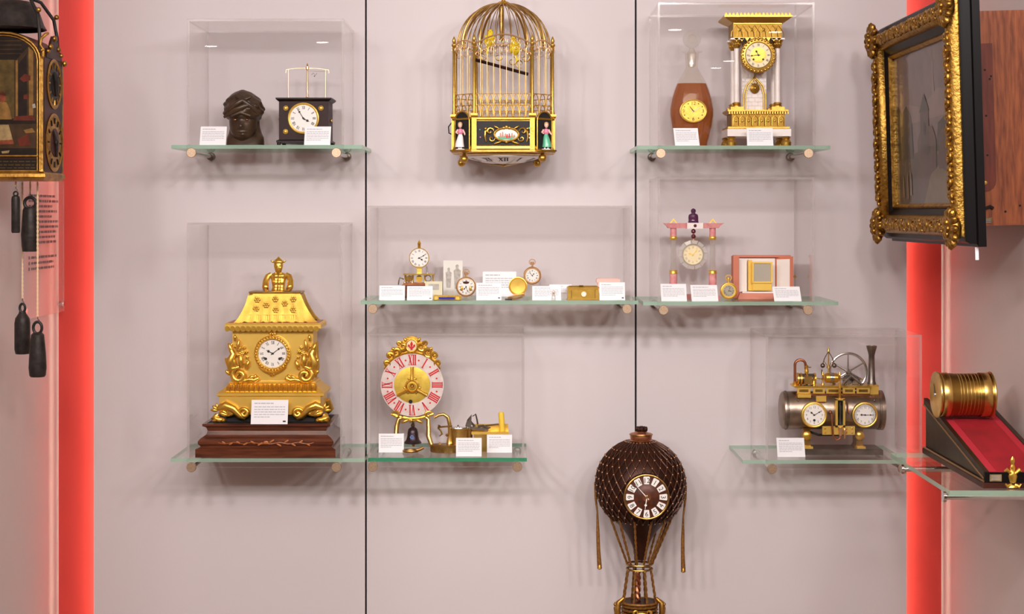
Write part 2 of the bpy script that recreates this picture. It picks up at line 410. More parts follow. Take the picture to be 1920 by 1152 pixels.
# ================================================================= shelves, covers, labels
YS = -.25; DP = .25/sc_at(YS)
def shelf(label, x0, x1, pt, caps, knobs=(), edge='shelf_edge', th=7):
    z = zpix(pt, YS); T = Thing('glass_shelf', label, 'shelf', (x0+x1)/2, YS, z-th*sc_at(YS), 'glass shelves')
    g = T.g(); g.box(x0, x1, 0, DP-.3, pt, pt+th); g.mi = [0, 0, 1, 1, 1, 1]
    T.part('glass_plate', g, ['shelf_glass', edge], smooth=False)
    zc = pt+th+4.5+3.5
    for c in caps:
        T.part('rod', T.g().lathe((c, 0, zc), [(4.5, 1), (4.5, DP-.5)], 'y', 14), 'chrome')
        T.part('wall_socket', T.g().lathe((c, 0, zc), [(5, DP-14), (8, DP-12), (8, DP-.3)], 'y', 18), 'steel_dark')
        T.part('end_cap', T.g().lathe((c, 0, zc), [(8.4, -13), (9, -12.4), (9, -8)], 'y', 24), 'cap_satin', ang=25)
    for c in knobs:
        T.part('support_knob', T.g().lathe((c, DP-60, pt+th+.3), [(3, 0), (3, 3), (4.5, 4), (4.5, 8)], 'z', 12), 'chrome')
    return z
def cover(label, x0, x1, pt, top):
    T = Thing('acrylic_cover', label, 'display cover', (x0+x1)/2, YS, zpix(pt+16, YS), 'acrylic covers'); k = 4
    A = ['acrylic', 'acrylic_edge']
    g = T.g().box(x0, x1, -7.4, -3.4, top, pt+16); g.mi = [1, 1, 0, 0, 1, 1]; T.part('front_panel', g, A, smooth=False)
    for a in (x0, x1-k):
        g = T.g().box(a, a+k, -3.3, DP-1, top+k+.1, pt-.2); g.mi = [1, 1, 1, 1, 0, 0]; T.part('side_panel', g, A, smooth=False)
    g = T.g().box(x0, x1, -3.3, DP-1, top, top+k); g.mi = [0, 0, 1, 1, 1, 1]; T.part('top_panel', g, A, smooth=False)
def card(label, x0, x1, z0, z1, zs, y=-.222, lean=.22, mark=False, skew=0, lines=7):
    """a label card; pixels of the photo at its own depth; zs = height of what it stands on"""
    T = Thing('label_card', label, 'label', (x0+x1)/2, y, zs, 'printed label cards')
    s = T.by-z1; h = z1-z0; ya = lambda z: (z1+s-z)*lean
    zb = T.by; z0 = z0
    g = T.g(); g.loft([[(x0+skew, ya(z0), z0), (x1+skew, ya(z0), z0), (x1+skew, ya(z0)+1.2, z0), (x0+skew, ya(z0)+1.2, z0)],
                       [(x0, 0, zb), (x1, 0, zb), (x1, 1.2, zb), (x0, 1.2, zb)]])
    c = T.part('card', g, 'card_white', smooth=False)
    g = T.g(); H = zb-z0; wd = x1-x0; rnd = random.Random(int(x0*7+z0))
    sk = lambda z: skew*(zb-z)/H
    def ln(xa, xb, za, zb_): g.add([(xa+sk(za), ya(za)-.25, za), (xb+sk(za), ya(za)-.25, za), (xb+sk(zb_), ya(zb_)-.25, zb_), (xa+sk(zb_), ya(zb_)-.25, zb_)], [(0, 1, 2, 3)])
    n = lines
    for i in range(n):
        z = z0+H*(.12+.62*i/n)+(H*.05 if i else 0)
        e = x1-wd*.08 if i not in (0, n-1) else x0+wd*rnd.uniform(.45, .7)
        x = x0+wd*.08
        while x < e:
            q = min(e, x+wd*rnd.uniform(.04, .13)); ln(x, q, z, z+H*(.028 if i else .038)); x = q+wd*.018
    T.part('text_lines', g, 'print_grey', c, smooth=False)
    if mark:
        g = T.g(); z = zb-H*.09; ln(x1-wd*.13, x1-wd*.05, z-H*.06, z); T.part('mark', g, 'print_black', c, smooth=False)
ZA = shelf('glass shelf under the turbaned head and the black clock', 321, 679, 272, (361, 632))
ZB = shelf('glass shelf under the decanter and the portico clock', 1195, 1557, 273, (1238, 1514))
ZCc = shelf('glass shelf under the gilt clock on its wooden plinth', 320, 684, 860, (361, 632), (455, 545))
ZD = shelf('long glass shelf under the pocket watches and small boxes', 676, 1197, 564, (700, 1175))
ZE = shelf('glass shelf under the pink columned clock and leather case', 1206, 1572, 566, (1243, 1513))
ZF = shelf('deep green edged glass shelf under the red numeral clock', 690, 988, 859, (700, 970), edge='shelf_edge_deep')
ZG = shelf('glass shelf under the steam engine clock', 1393, 1699, 863, (1446, 1690))
cover('clear acrylic cover over the turbaned head and black clock', 352, 645, 272, 36)
cover('tall clear acrylic cover over the decanter and portico clock', 1233, 1527, 273, 5)
cover('tallest clear acrylic cover, over the gilt clock on wooden plinth', 352, 642, 860, 418)
cover('long low acrylic cover over the pocket watches', 690, 1185, 564, 386)
cover('clear acrylic cover over the pink columned clock', 1233, 1526, 566, 332)
cover('clear acrylic cover over the red numeral clock', 690, 983, 859, 625)
cover('clear acrylic cover over the steam engine clock', 1435, 1727, 863, 628)
card('white label card standing left of the turbaned head', 374, 423, 237, 269, ZA, skew=1)
card('white label card in front of the black cased clock', 570, 619, 237, 269, ZA, skew=1)
card('white label card leaning on the amber decanter', 1266, 1312, 240, 271, ZB, skew=-3)
card('white label card before the portico clock base', 1401, 1450, 240, 271, ZB)
card('leftmost white label card on the pocket watch shelf', 711, 759, 536, 561, ZD, mark=False)
card('white label card before the small brass stand clock', 763, 811, 537, 563, ZD, mark=True)
card('white label card between round pocket watch and open watch', 893, 940, 531, 563, ZD, mark=True)
card('white label card standing behind, left of the open gold watch', 905, 968, 510, 540, ZD, y=-.06)
card('white label card beside the little glass bottle, frontmost', 998, 1052, 537, 562, ZD)
card('white label card partly hidden behind the little glass bottle', 1030, 1072, 534, 562, ZD, y=-.17)
card('white label card right of the small gold box', 1124, 1172, 530, 562, ZD, mark=True)
card('white label card before the left pink column', 1240, 1288, 533, 563, ZE, skew=-1)
card('white label card before the right pink column', 1297, 1347, 535, 563, ZE, skew=-2)
card('white label card right of the open leather case', 1452, 1503, 538, 563, ZE, skew=-3)
card('white label card left of the hanging bell', 710, 757, 814, 848, ZF, y=-.16, lean=.08)
card('white label card before the brass oval base', 855, 903, 822, 856, ZF, y=-.225, lean=.08)
card('white label card under the yellow candle', 913, 960, 816, 849, ZF, y=-.165, lean=.08)
card('white label card left of the steam engine base', 1458, 1510, 822, 856, ZG, y=-.2, lean=.08, skew=-2)

# ================================================================= upper left shelf
def interp(rows, n):
    """rows (z, ...) -> n rows, smooth in between"""
    out = []; zs = [r[0] for r in rows]
    for i in range(n):
        z = zs[0]+(zs[-1]-zs[0])*i/(n-1); k = 0
        while k < len(zs)-2 and z > zs[k+1]: k += 1
        p0, p1, p2, p3 = rows[max(k-1, 0)], rows[k], rows[k+1], rows[min(k+2, len(rows)-1)]
        t = (z-p1[0])/((p2[0]-p1[0]) or 1)
        out.append([z]+[.5*(2*b+(c-a)*t+(2*a-5*b+4*c-d)*t*t+(3*b-a-3*c+d)*t**3) for a, b, c, d in zip(p0[1:], p1[1:], p2[1:], p3[1:])])
    return out
def blob(g, rows, n=24, seg=24, disp=None, sq=1.0):
    """rows (z, cx, rx, cy, ry) stacked into one closed skin"""
    R = []
    for z, cx, rx, cy, ry in interp(rows, n):
        ring = []
        for j in range(seg):
            a = 2*PI*j/seg; ca, sa = math.cos(a), math.sin(a)
            ca = math.copysign(abs(ca)**sq, ca); sa = math.copysign(abs(sa)**sq, sa)
            p = [cx+max(rx, .02)*ca, cy+max(ry, .02)*sa, z]
            if disp: p = disp(p, a)
            ring.append(tuple(p))
        R.append(ring)
    return g.loft(R)
def ga(d, s): return math.exp(-(d/s)**2)

T = Thing('turbaned_head', 'dark brown carved head wearing a wrapped turban', 'sculpture', 457, -.13, ZA); b = T.by
def face(p, a):
    x, y, z = p; f = max(0, -math.sin(a)); dx = x-456
    d = 6.5*ga(dx, 3.6+max(0, (z-230))*.12)*ga(z-238, 7)*(1 if z < 245 else .4)
    d += 3*ga(z-219, 3.2)*ga(dx, 20)
    d -= 3.4*(ga(dx-11, 6)+ga(dx+11, 6))*ga(z-226, 4.2)
    d += 1.6*(ga(dx-11, 3.4)+ga(dx+11, 3.4))*ga(z-226, 2.2)
    d += 2.4*ga(dx, 8)*(ga(z-249, 1.7)+ga(z-253.5, 1.9))-1.5*ga(dx, 7)*ga(z-251.3, 1)
    d += 2.2*ga(dx, 7)*ga(z-260, 3.5)
    p[1] -= d*f; return p
g = T.g(); blob(g, [(205, 456, 24, 0, 24), (220, 456, 26, 0, 27), (236, 456, 25.5, 0, 27), (248, 456, 23.5, 0, 26), (257, 456, 19, 0, 22), (264, 456, 14, 2, 15), (b, 456, 16, 4, 14)], 54, 56, face)
hd = T.part('head', g, 'bronze_head', ang=80)
for sx in (-1, 1): T.part('eye', T.g().sph((456+sx*11, -24.5, 226), (3.6, 2.4, 1.9), 10, 8), 'copper', hd)
def fold(p, a):
    x, y, z = p; k = 1+.045*math.sin(5*a+z*.28)+.03*math.sin(9*a-z*.4); p[0] = 457+(x-457)*k; p[1] = y*k; return p
g = T.g(); blob(g, [(168.5, 455, 3, 0, 3), (173, 456, 15, 0, 13), (181, 456, 26, 0, 23), (193, 457, 35, 0, 30), (206, 457, 37.5, 0, 33), (216, 457, 35.5, 0, 32), (223, 457, 30, 2, 28), (228, 457, 25, 6, 20)], 40, 60, fold)
tu = T.part('turban', g, 'bronze_head', ang=80)
for p in ([(424, -20, 216), (440, -31, 203), (456, -34, 193), (474, -27, 184)], [(424, -22, 221), (446, -34, 209), (464, -35, 201), (484, -22, 196)], [(447, -26, 182), (462, -33, 192), (478, -29, 204), (490, -16, 217)], [(440, -31, 219), (456, -33, 213), (474, -30, 219)]):
    T.part('turban_fold', T.g().tube(p, [2.5, 5, 5, 2.5][:len(p)] if len(p) == 4 else [2.5, 4, 2.5], 10, flat=.7), 'bronze_head', tu, ang=80)
g = T.g(); blob(g, [(218, 457, 27, 16, 12), (236, 457, 28, 15, 12), (250, 458, 31, 12, 14), (258, 459, 34.5, 8, 18), (b, 459, 35.5, 6, 22)], 16, 32, sq=.75)
T.part('neck_drape', g, 'bronze_head', ang=80)

T = Thing('pendulum_clock', 'black wooden box clock with white dial and brass stand on top', 'clock', 570, -.176, ZA, yo=34); b = T.by
D = 34
T.part('case', T.g().box(523, 616, -D, D, 190, 262), 'ebony_brown', smooth=False)
T.part('cornice', T.g().stack([(183.5, 517.5, 622, -D-6, D+6), (186, 517.5, 622, -D-6, D+6), (190, 522, 617, -D-1, D+1)]), 'black_lacquer', smooth=False)
T.part('base', T.g().stack([(262, 522, 617, -D-1, D+1), (264, 518.5, 620.5, -D-4, D+4), (267.5, 518.5, 620.5, -D-4, D+4)]), 'black_lacquer', smooth=False)
for x in (523, 616):
    for y in (-D, D): T.part('foot', T.g().lathe((x, y, 0), [(3.5, 267.5), (4, 269), (3, b)], seg=12), 'black_lacquer')
T.part('bezel', T.g().torus((569, -D-1, 222), 27.5, 2.2, seg=48), 'gilt_plain')
clock_dial(T, 569, 222, 26.5, -D-.2, math.radians(-32), math.radians(121), hm='print_black')
for x, z in ((536, 203), (602, 203), (535.5, 247), (602, 247)):
    T.part('brass_boss', T.g().lathe((x, 0, z), [(4.6, -D), (4.8, -D-1.5), (3.2, -D-2.4), (2, -D-3.6), (1.5, -D-3.8)], 'y', 16), 'gilt_plain')
for x, z in ((521, 222), (618, 225)): T.part('side_knob', T.g().sph((x, -6, z), (3, 3, 3)), 'brass')
T.part('column', T.g().lathe((572, 0, 0), [(5, 183.4), (5, 181), (2.2, 179), (1.8, 130), (2, 128), (3.2, 127), (3.2, 122), (1.6, 121), (2.2, 119.5), (.4, 115)], seg=14), 'rose_gold')
g = T.g(); g.tube([(531, 0, 134), (532, 0, 128), (537, 0, 127), (552, 0, 125), (572, 0, 125), (592, 0, 125.5), (606, 0, 127.5), (612, 0, 128), (613, 0, 134)], .7, 6); T.part('cross_arm', g, 'rose_gold')
for x in (536, 606.5): T.part('side_post', T.g().tube([(x, 0, 183.4), (x, 0, 127)], .6, 6), 'rose_gold')
g = T.g(); g.tube([(574, 0, 130.5), (606, 0, 131)], .5, 6); g.tube([(580, -1, 137), (584, -1, 134), (587, -1, 139), (590, -1, 134.5)], .5, 5); g.sph((585.5, -1, 140), 1.3, 8, 6); T.part('pendulum', g, 'steel_dark')

# ================================================================= bird cage clock on the wall
T = Thing('birdcage_clock', 'gilded birdcage clock with two yellow canaries hanging on the wall', 'clock', 944, -.135, zpix(316, -.135))
CX = 944; HW = 91; CH = 38; HD = 88       # octagonal plan: half width, corner cut, half depth
PLAN = [(-HW+CH, -HD), (HW-CH, -HD), (HW, -HD+CH), (HW, HD-CH), (HW-CH, HD), (-HW+CH, HD), (-HW, HD-CH), (-HW, -HD+CH)]
def octo(k, z, e=0): return [(CX+(x+(e if x > 0 else -e))*k, (y+(e if y > 0 else -e))*k, z) for x, y in PLAN]
# pixel rows at the cage's own depth (z0 top of base, z1 bottom)
Zt, Zb = 231, 281
T.part('base_body', T.g().loft([octo(.985, Zt), octo(.985, Zb)]), 'black_lacquer', smooth=False)
T.part('upper_moulding', T.g().loft([octo(1, 224, 1), octo(1, 226, 4), octo(1, 229, 4), octo(1, 231, 1), octo(1, 232, 1)]), 'gilt_ochre', smooth=False)
T.part('lower_moulding', T.g().loft([octo(1, 276, 1), octo(1, 278, 2.5), octo(1, 282, 3), octo(1, 285, 5), octo(1, 288, 5), octo(1, 289, 2)]), 'gilt_ochre', smooth=False)
for k, (x, y) in enumerate(PLAN):
    g = T.g(); X = CX+x; g.box(X-4.5, X+4.5, y-4.5, y+4.5, 223, 287); g.stack([(218, X-6.5, X+6.5, y-6.5, y+6.5), (222, X-6.5, X+6.5, y-6.5, y+6.5), (226, X-4.5, X+4.5, y-4.5, y+4.5)])
    T.part('corner_pilaster', g, 'gilt_ochre', smooth=False)
    g = T.g(); g.lathe((X, y, 0), [(4.4, 218), (3.4, 214), (2.7, 210), (2.5, 100), (3.6, 98), (2.4, 95), (4.4, 92), (4.4, 89), (2, 87), (3.6, 83), (2.6, 79), (.6, 74)], seg=12); T.part('corner_post', g, 'gilt_ochre')
# front panel ornament
yf = -HD-1
g = T.g(); g.torus((950, yf-1, 257), 22, 2.2, R2=12, seg=30)
for sx in (-1, 1):
    g.spiral(950+sx*30, yf-1, 251, 7, 1.1, PI if sx > 0 else 0, 1.9, sx); g.spiral(950+sx*27, yf-1, 264, 6, 1.0, PI if sx > 0 else 0, 1.7, -sx)
    g.tube([(950+sx*33, yf-1, 249), (950+sx*38, yf-1, 251), (950+sx*39, yf-1, 260), (950+sx*37, yf-1, 270)], [1.4, 2.6, 2.2, 1], 7)
    g.sph((950+sx*38, yf-1, 246), (2.6, 2, 2.6)); g.leaf(950+sx*12, 247, -.5 if sx > 0 else PI+.5, 13, 4, yf-1)
    g.leaf(950+sx*8, 269, .3 if sx > 0 else PI-.3, 16, 3.5, yf-1)
for dx, dz in ((0, -14), (-5, -12), (5, -12), (0, 13)): g.sph((950+dx, yf-1, 257+dz), (3.2, 2, 3.2))
T.part('scroll_ornament', g, 'gilt_ochre')
md = T.part('medallion', T.g().disc((950, 257), 20.5, yf-1.2, yf+1, 32, 10.8), 'porcelain')
g = T.g(); yy = yf-1.5
g.k = 0; g.flat([(933, 260), (967, 259), (965, 263), (958, 266), (942, 266), (936, 264)], yy)
g.k = 1
for x, h in ((939, 8), (943, 10), (948, 7), (960, 8), (964, 5)): g.flat([(x-1.6, 262), (x+1.6, 262), (x+.8, 262-h), (x-.8, 262-h)], yy-.2)
g.k = 2
for x, h in ((951, 7), (955, 8)): g.flat([(x-1.6, 263), (x+1.6, 263), (x+.8, 263-h), (x-.8, 263-h)], yy-.3)
T.part('painted_scene', g, ['porcelain_green', 'leather_red', 'print_red'], md, smooth=False)
g = T.g(); rnd = random.Random(3)
for k in range(16):
    x = rnd.choice((rnd.uniform(901, 909), rnd.uniform(991, 999))); z = rnd.uniform(238, 271); g.k = k % 3; g.disc((x, z), rnd.uniform(1, 2), yf-.5, yf+.5, 8)
T.part('painted_flowers', g, ['porcelain', 'porcelain_green', 'porcelain_pink'], smooth=False)
# corner niches with porcelain figures
def lerp(a, b, t): return a+(b-a)*t
def figure(T, parent, x, y, zb, h, dress, bodice, turn):
    k = h/46.0; P = lambda dz: zb-dz*k
    g = T.g(); blob(g, [(P(30), x, 3.4*k, y, 3*k), (P(24), x, 3*k, y, 2.6*k), (P(20), x, 4.4*k, y, 3.8*k), (P(10), x+turn, 6.4*k, y, 5.4*k), (P(4), x+turn, 7.2*k, y, 6*k)], 12, 16)
    f = T.part('figurine', g, dress, parent, ang=80)
    T.part('bodice', T.g().sph((x, y-.3, P(28)), (4.6*k, 3.8*k, 5.4*k)), bodice, parent)
    g = T.g(); g.tube([(x-3.8*k, y, P(31)), (x-6.5*k, y-2, P(27)), (x-4*k, y-5*k, P(25))], [1.6*k, 1.4*k, 1.1*k], 7); g.tube([(x+3.8*k, y, P(31)), (x+6.5*k, y-2, P(26)), (x+8*k+turn, y-4*k, P(23))], [1.6*k, 1.4*k, 1.1*k], 7); T.part('arms', g, 'skin_painted', parent)
    T.part('head', T.g().sph((x+turn*.3, y-.5, P(38)), (3.3*k, 3.4*k, 4.2*k)), 'skin_painted', parent)
    T.part('hair', T.g().sph((x+turn*.3, y+1.0*k, P(39.6)), (3.7*k, 3.4*k, 4*k)), 'hair_painted', parent)
    g = T.g(); g.tube([(x-2*k, y, P(5)), (x-2*k, y, P(1))], 1.5*k, 7); g.tube([(x+2*k+turn, y, P(5)), (x+2*k+turn, y, P(1))], 1.5*k, 7); g.lathe((x, y, 0), [(7*k, P(1.4)), (7.4*k, zb)], seg=14); T.part('figure_base', g, 'porcelain', parent)
for sx, dress, bod in ((-1, 'porcelain', 'porcelain_pink'), (1, 'porcelain_green', 'porcelain_pink')):
    ax, ay, bx, by_ = (-HW+CH, -HD, -HW, -HD+CH) if sx < 0 else (HW-CH, -HD, HW, -HD+CH)
    nx, ny = sx*.707, -.707; mx, my = CX+(ax+bx)/2, (ay+by_)/2
    def wp(t, z, o): return (mx+(bx-ax)*t+nx*o, my+(by_-ay)*t+ny*o, z)
    arch = [(-.36, 284), (-.36, 232)]+[(-.36*math.cos(q), 232-18*math.sin(q)) for q in [PI*i/10 for i in range(1, 10)]]+[(.36, 232), (.36, 284)]
    g = T.g(); n = len(arch); g.loft([[wp(t, z, 4.6) for t, z in arch], [wp(t, z, 2.2) for t, z in arch]]); nc = T.part('niche', g, 'joint_black', smooth=False)
    T.part('niche_arch', T.g().tube([wp(t, z, 4.8) for t, z in arch], 1.6, 7), 'gilt_ochre', nc)
    figure(T, nc, mx+nx*9, my+ny*9-1, 284, 54, dress, bod, 1.2*sx)
    g = T.g(); g.loft([[wp(t, z, o) for t, o in ((-.38, 3), (.38, 3), (.38, 16), (-.38, 16))] for z in (284, 287)]); T.part('niche_ledge', g, 'gilt_ochre', nc, smooth=False)
# bars, arcades and filigree between the posts
for i in range(8):
    (x0, y0), (x1, y1) = PLAN[i], PLAN[(i+1) % 8]
    wide = abs(x1-x0) > 60 or abs(y1-y0) > 60; nb = 9 if i in (0, 4) else 6 if wide else 3
    for k in range(1, nb):
        t = k/nb; X, Y = CX+lerp(x0, x1, t), lerp(y0, y1, t)
        T.part('bar', T.g().lathe((X, Y, 0), [(.7, 225), (.7, 96+8*abs(t-.5))], seg=6), 'cage_brass')
    g = T.g()
    for row, (za, hh) in enumerate(((224, 22), (202, 20))):
        for k in range(nb):
            pts = []
            for q in range(9):
                t = (k+q/8)/nb; pts.append((CX+lerp(x0, x1, t), lerp(y0, y1, t), za-hh*math.sin(PI*q/8)**.7))
            g.tube(pts, .75, 5)
    for z in (203, 182): g.tube([(CX+x0, y0, z), (CX+x1, y1, z)], .8, 5)
    T.part('arcade', g, 'gilt_ochre')
    g = T.g(); N = 12; rise = 18 if wide else 9
    g.tube([(CX+lerp(x0, x1, q/N), lerp(y0, y1, q/N), 92-rise*math.sin(PI*q/N)) for q in range(N+1)], 1.5, 7)
    for k in range(nb):
        t = (k+.5)/nb; X, Y = CX+lerp(x0, x1, t), lerp(y0, y1, t); zt = 96-rise*math.sin(PI*t)
        g.tube([(X+4.5*math.cos(q), Y, zt+8+5*math.sin(q)) for q in [2*PI*j/10 for j in range(10)]], .7, 5, True)
        if abs(i) == 0: g.tube([(X+3*math.cos(q), Y, zt+17+3*math.sin(q)) for q in [2*PI*j/8 for j in range(8)]], .6, 5, True)
    T.part('filigree_rail', g, 'rose_gold')
# dome
def dome(a, t):     # a plan angle, t 0..1 from spring to apex
    k = math.cos(t*PI/2)**.9; return (CX+88*k*math.cos(a), 84*k*math.sin(a), 92-84*math.sin(t*PI/2))
for k in range(8):
    x, y = PLAN[k]; a = math.atan2(y/84, x/88); T.part('dome_rib', T.g().tube([dome(a, q/14) for q in range(14)]+[(CX, 0, 8)], [2.4]*15, 7), 'cage_brass')
    a2 = math.atan2(PLAN[(k+1) % 8][1]/84, PLAN[(k+1) % 8][0]/88); da = (a2-a) % (2*PI)
    m = 5 if da > .8 else 3
    for q in range(1, m+1):
        T.part('dome_wire', T.g().tube([dome(a+da*q/(m+1), j/12) for j in range(12)], .85, 5), 'cage_brass')
g = T.g(); g.lathe((CX, 0, 0), [(12, 9), (13, 7), (10, 4), (4, 2), (3, -2), (5, -5), (5, -9), (2, -12), (2, -20), (6, -22), (4, -28), (.5, -30)], seg=18); T.part('finial', g, 'gilt_ochre')
T.part('dome_stem', T.g().lathe((CX-4, 4, 0), [(5, 9), (4, 40), (3, 72), (4.5, 74), (1, 78)], seg=10), 'brass_dark')
T.part('perch', T.g().tube([(892, -40, 116), (990, -30, 142)], 3, 4), 'ebony_brown', smooth=False)
g = T.g(); 
for x, z in ((905, 108), (935, 110), (960, 118), (985, 112), (920, 100), (975, 122)): g.spiral(x, -30, z, 9, 1.2, x, 1.3, 1)
T.part('inner_scrolls', g, 'cage_brass')
def canary(x, y, z, k, flip):
    g = T.g(); blob(g, [(z-14*k, x+flip*1*k, 1*k, y, 1*k), (z-11*k, x+flip*1*k, 4.6*k, y, 4.4*k), (z-6.5*k, x+flip*.6*k, 4.4*k, y, 4.4*k), (z-1*k, x, 6.2*k, y, 6*k), (z+7*k, x-flip*1*k, 7*k, y, 6.6*k), (z+14*k, x-flip*2*k, 4*k, y+1, 4*k), (z+17*k, x-flip*2.4*k, 1*k, y+1, 1*k)], 20, 16)
    c = T.part('canary', g, 'canary', ang=80, label='yellow canary inside the cage')
    T.part('tail', T.g().prism([(x-flip*1*k, z+13*k), (x-flip*4*k, z+13*k), (x-flip*6*k, z+25*k), (x-flip*3*k, z+26*k)], y, y+2), 'canary', c)
    T.part('wing', T.g().sph((x+flip*5.4*k, y-2, z+4*k), (2.6*k, 4*k, 9*k)), 'canary', c)
    T.part('wing', T.g().sph((x-flip*6*k, y-2, z+4*k), (2.6*k, 4*k, 9*k)), 'canary', c)
    T.part('beak', T.g().lathe((x+flip*1*k, y-4*k, z-9.6*k), [(1.5*k, 0), (.1, -3.6*k)], 'y', 8), 'rose_gold', c)
    for e in (-1, 1): T.part('eye', T.g().sph((x+flip*k+e*2.9*k, y-3.4*k, z-11*k), .8*k, 8, 6), 'print_black', c)
    for e in (-2, 2): T.part('leg', T.g().tube([(x+e*k, y, z+15*k), (x+e*k, y, z+21*k)], .7, 5), 'rose_gold', c)
canary(919, -62, 78, 1.15, 1); canary(964, -60, 91, 1.15, -1)
# dial under the base, feet
g = T.g(); g.lathe((CX, 0, 0), [(84, 289), (84, 291), (80, 293), (40, 293.5), (1, 294)], seg=48, sy=HD/HW); T.part('rim_plate', g, 'gilt_ochre')
dd = T.part('underside_dial', T.g().lathe((CX, 0, 0), [(78, 292), (76, 295), (60, 300), (38, 305), (20, 307.5), (.5, 309)], seg=48, sy=HD/HW), 'enamel_white')
g = T.g()
for i in range(12):
    a = i*PI/6; q = G(T.u); roman(q, ROM[i], 0, -58, 17, 0, 0)
    for fc in q.f:
        pts = []
        for vi in fc:
            X, _, Z = q.v[vi]; X, Z = X*math.cos(a)-Z*math.sin(a), X*math.sin(a)+Z*math.cos(a)
            rr = math.hypot(X, Z); pts.append((CX+X, Z*HD/HW, 310.8-.00275*rr*rr))
        g.add(pts, [(0, 1, 2, 3)])
T.part('numerals', g, 'print_black', dd, smooth=False)
g = T.g(); g.tube([(CX, 0, 310), (CX-30, -25, 309)], [2, .6], 6); g.tube([(CX, 0, 311), (CX+28, -50, 308)], [2, .6], 6); g.lathe((CX, 0, 0), [(5, 307), (4, 311), (2, 313), (.3, 315)], seg=12); T.part('dial_hands', g, 'cage_brass', dd)
for x, y, e in ((-72, -62, 2), (72, -62, 0), (-80, 40, 6), (64, 50, 6)):
    g = T.g(); g.lathe((CX+x, y, 0), [(3, 289), (3, 290+e), (5, 291+e), (3.4, 292+e), (6.6, 294.5+e), (7.6, 298.5+e), (6.6, 302.5+e), (4, 305+e), (.4, 305.6+e)], seg=16); T.part('ball_foot', g, 'gilt_ochre')
T.part('side_hook', T.g().tube([(847, 0, 230), (841, -2, 238), (842, -2, 250), (848, 0, 252)], 1.2, 6), 'iron_black')

# ================================================================= upper right shelf
T = Thing('decanter_clock', 'glass decanter of amber liquid with a gold dial inside', 'decanter', 1297, -.12, ZB); b = T.by
fl = .62
g = T.g(); g.lathe((1297, 0, 0), [(20, 96.5), (19, 98), (13, 101), (12.5, 112), (11, 126), (15, 134), (22, 146), (28, 157)], seg=32, sy=.8, cap=False)
vs_ = [(28, 157), (33, 170), (38, 187), (41, 205), (41, 216), (38, 236), (33.5, 255), (30, 268), (29, b)]
g2 = T.g(); g2.lathe((1297, 0, 0), [(r+.6, z) for r, z in vs_], seg=32, sy=fl)
T.part('neck', g, 'bottle_glass'); T.part('bottle', g2, 'bottle_glass')
g = T.g(); g.lathe((1297, 0, 0), [(r-1.2, z) for r, z in vs_[:-1]]+[(28, b-3)], seg=12, sy=fl); T.part('liquid', g, 'amber_liquid', ang=20)
g = T.g(); g.annulus((1297, 73), 17, 8, -3.5, 3.5, 32); st = T.part('stopper', g, 'crystal')
T.part('stopper_centre', T.g().disc((1297, 73), 8.5, -1.5, 1.5, 24), 'bottle_glass', st)
T.part('stopper_plug', T.g().lathe((1297, 0, 0), [(4, 90), (7, 97), (9, 100), (7.5, 124), (3, 127)], seg=16), 'crystal', st)
yd = -41*fl-1
T.part('dial_rim', T.g().torus((1297, yd-.5, 210), 24, 1.6, R2=20.5, seg=40), 'gilt_plain')
dl = T.part('dial', T.g().disc((1297, 210), 23.5, yd-1, yd+4, 40, 20), 'gilt_ochre')
g = T.g()
for i, s_ in enumerate(('12', '3', '6', '9')):
    a = i*PI/2; digits(g, s_, 1297+18*math.sin(a), 210-14.5*math.cos(a), 6.5, yd-1.3)
for i in range(12):
    if i % 3:
        a = i*PI/6; x, z = 1297+19*math.sin(a), 210-15.5*math.cos(a); g.flat([(x-1, z-1), (x+1, z-1), (x+1, z+1), (x-1, z+1)], yd-1.3)
T.part('numerals', g, 'print_black', dl, smooth=False)
g = T.g(); hand(g, 1297, 210, math.radians(62), 17, 1.4, yd-1.6, False); T.part('minute_hand', g, 'enamel_white', dl)
g = T.g(); hand(g, 1297, 210, math.radians(-38), 11, 1.8, yd-1.9, False); T.part('hour_hand', g, 'print_black', dl)

T = Thing('portico_clock', 'gilt gothic portico clock with white marble columns', 'clock', 1421, -.166, ZB, yo=34); b = T.by
D = 34
T.part('plinth', T.g().box(1363, 1482, -D-8, D+8, 242, 256), 'marble_white', smooth=False)
for x in (1371, 1474):
    for y in (-D, D):
        T.part('foot', T.g().lathe((x, y, 0), [(5, 256), (9, 258), (6, 261), (8, 264), (10, 267), (9, b)], seg=16), 'gilt_ochre')
T.part('base_moulding', T.g().stack([(237, 1371, 1473, -D, D), (238, 1364, 1480, -D-6, D+6), (241, 1364, 1480, -D-6, D+6), (242, 1367, 1477, -D-5, D+5)]), 'gilt_ochre', smooth=False)
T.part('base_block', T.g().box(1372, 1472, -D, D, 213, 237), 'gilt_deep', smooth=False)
for k in range(8):
    x = 1374+k*12.1; g = T.g(); z0 = 217
    g.tube([(x+1, -D-.6, 236), (x+1, -D-.6, 222), (x+6, -D-.6, 216), (x+11, -D-.6, 222), (x+11, -D-.6, 236)], .8, 5); g.sph((x+6, -D, 227), (2.2, 1.2, 2.6), 8, 6)
    T.part('arcade_panel', g, 'gilt_ochre')
T.part('dentil_rail', T.g().stack([(206, 1364, 1478, -D-5, D+5), (209, 1364, 1478, -D-5, D+5), (213, 1370, 1472, -D-1, D+1)]), 'gilt_ochre', smooth=False)
dn = None
for k in range(24):
    x = 1366+k*4.75
    if dn is None: dn = T.part('dentil', T.g().box(x, x+2.6, -D-4.6, -D, 209.4, 214), 'gilt_ochre', smooth=False)
    else: T.inst(dn, dx=k*4.75)
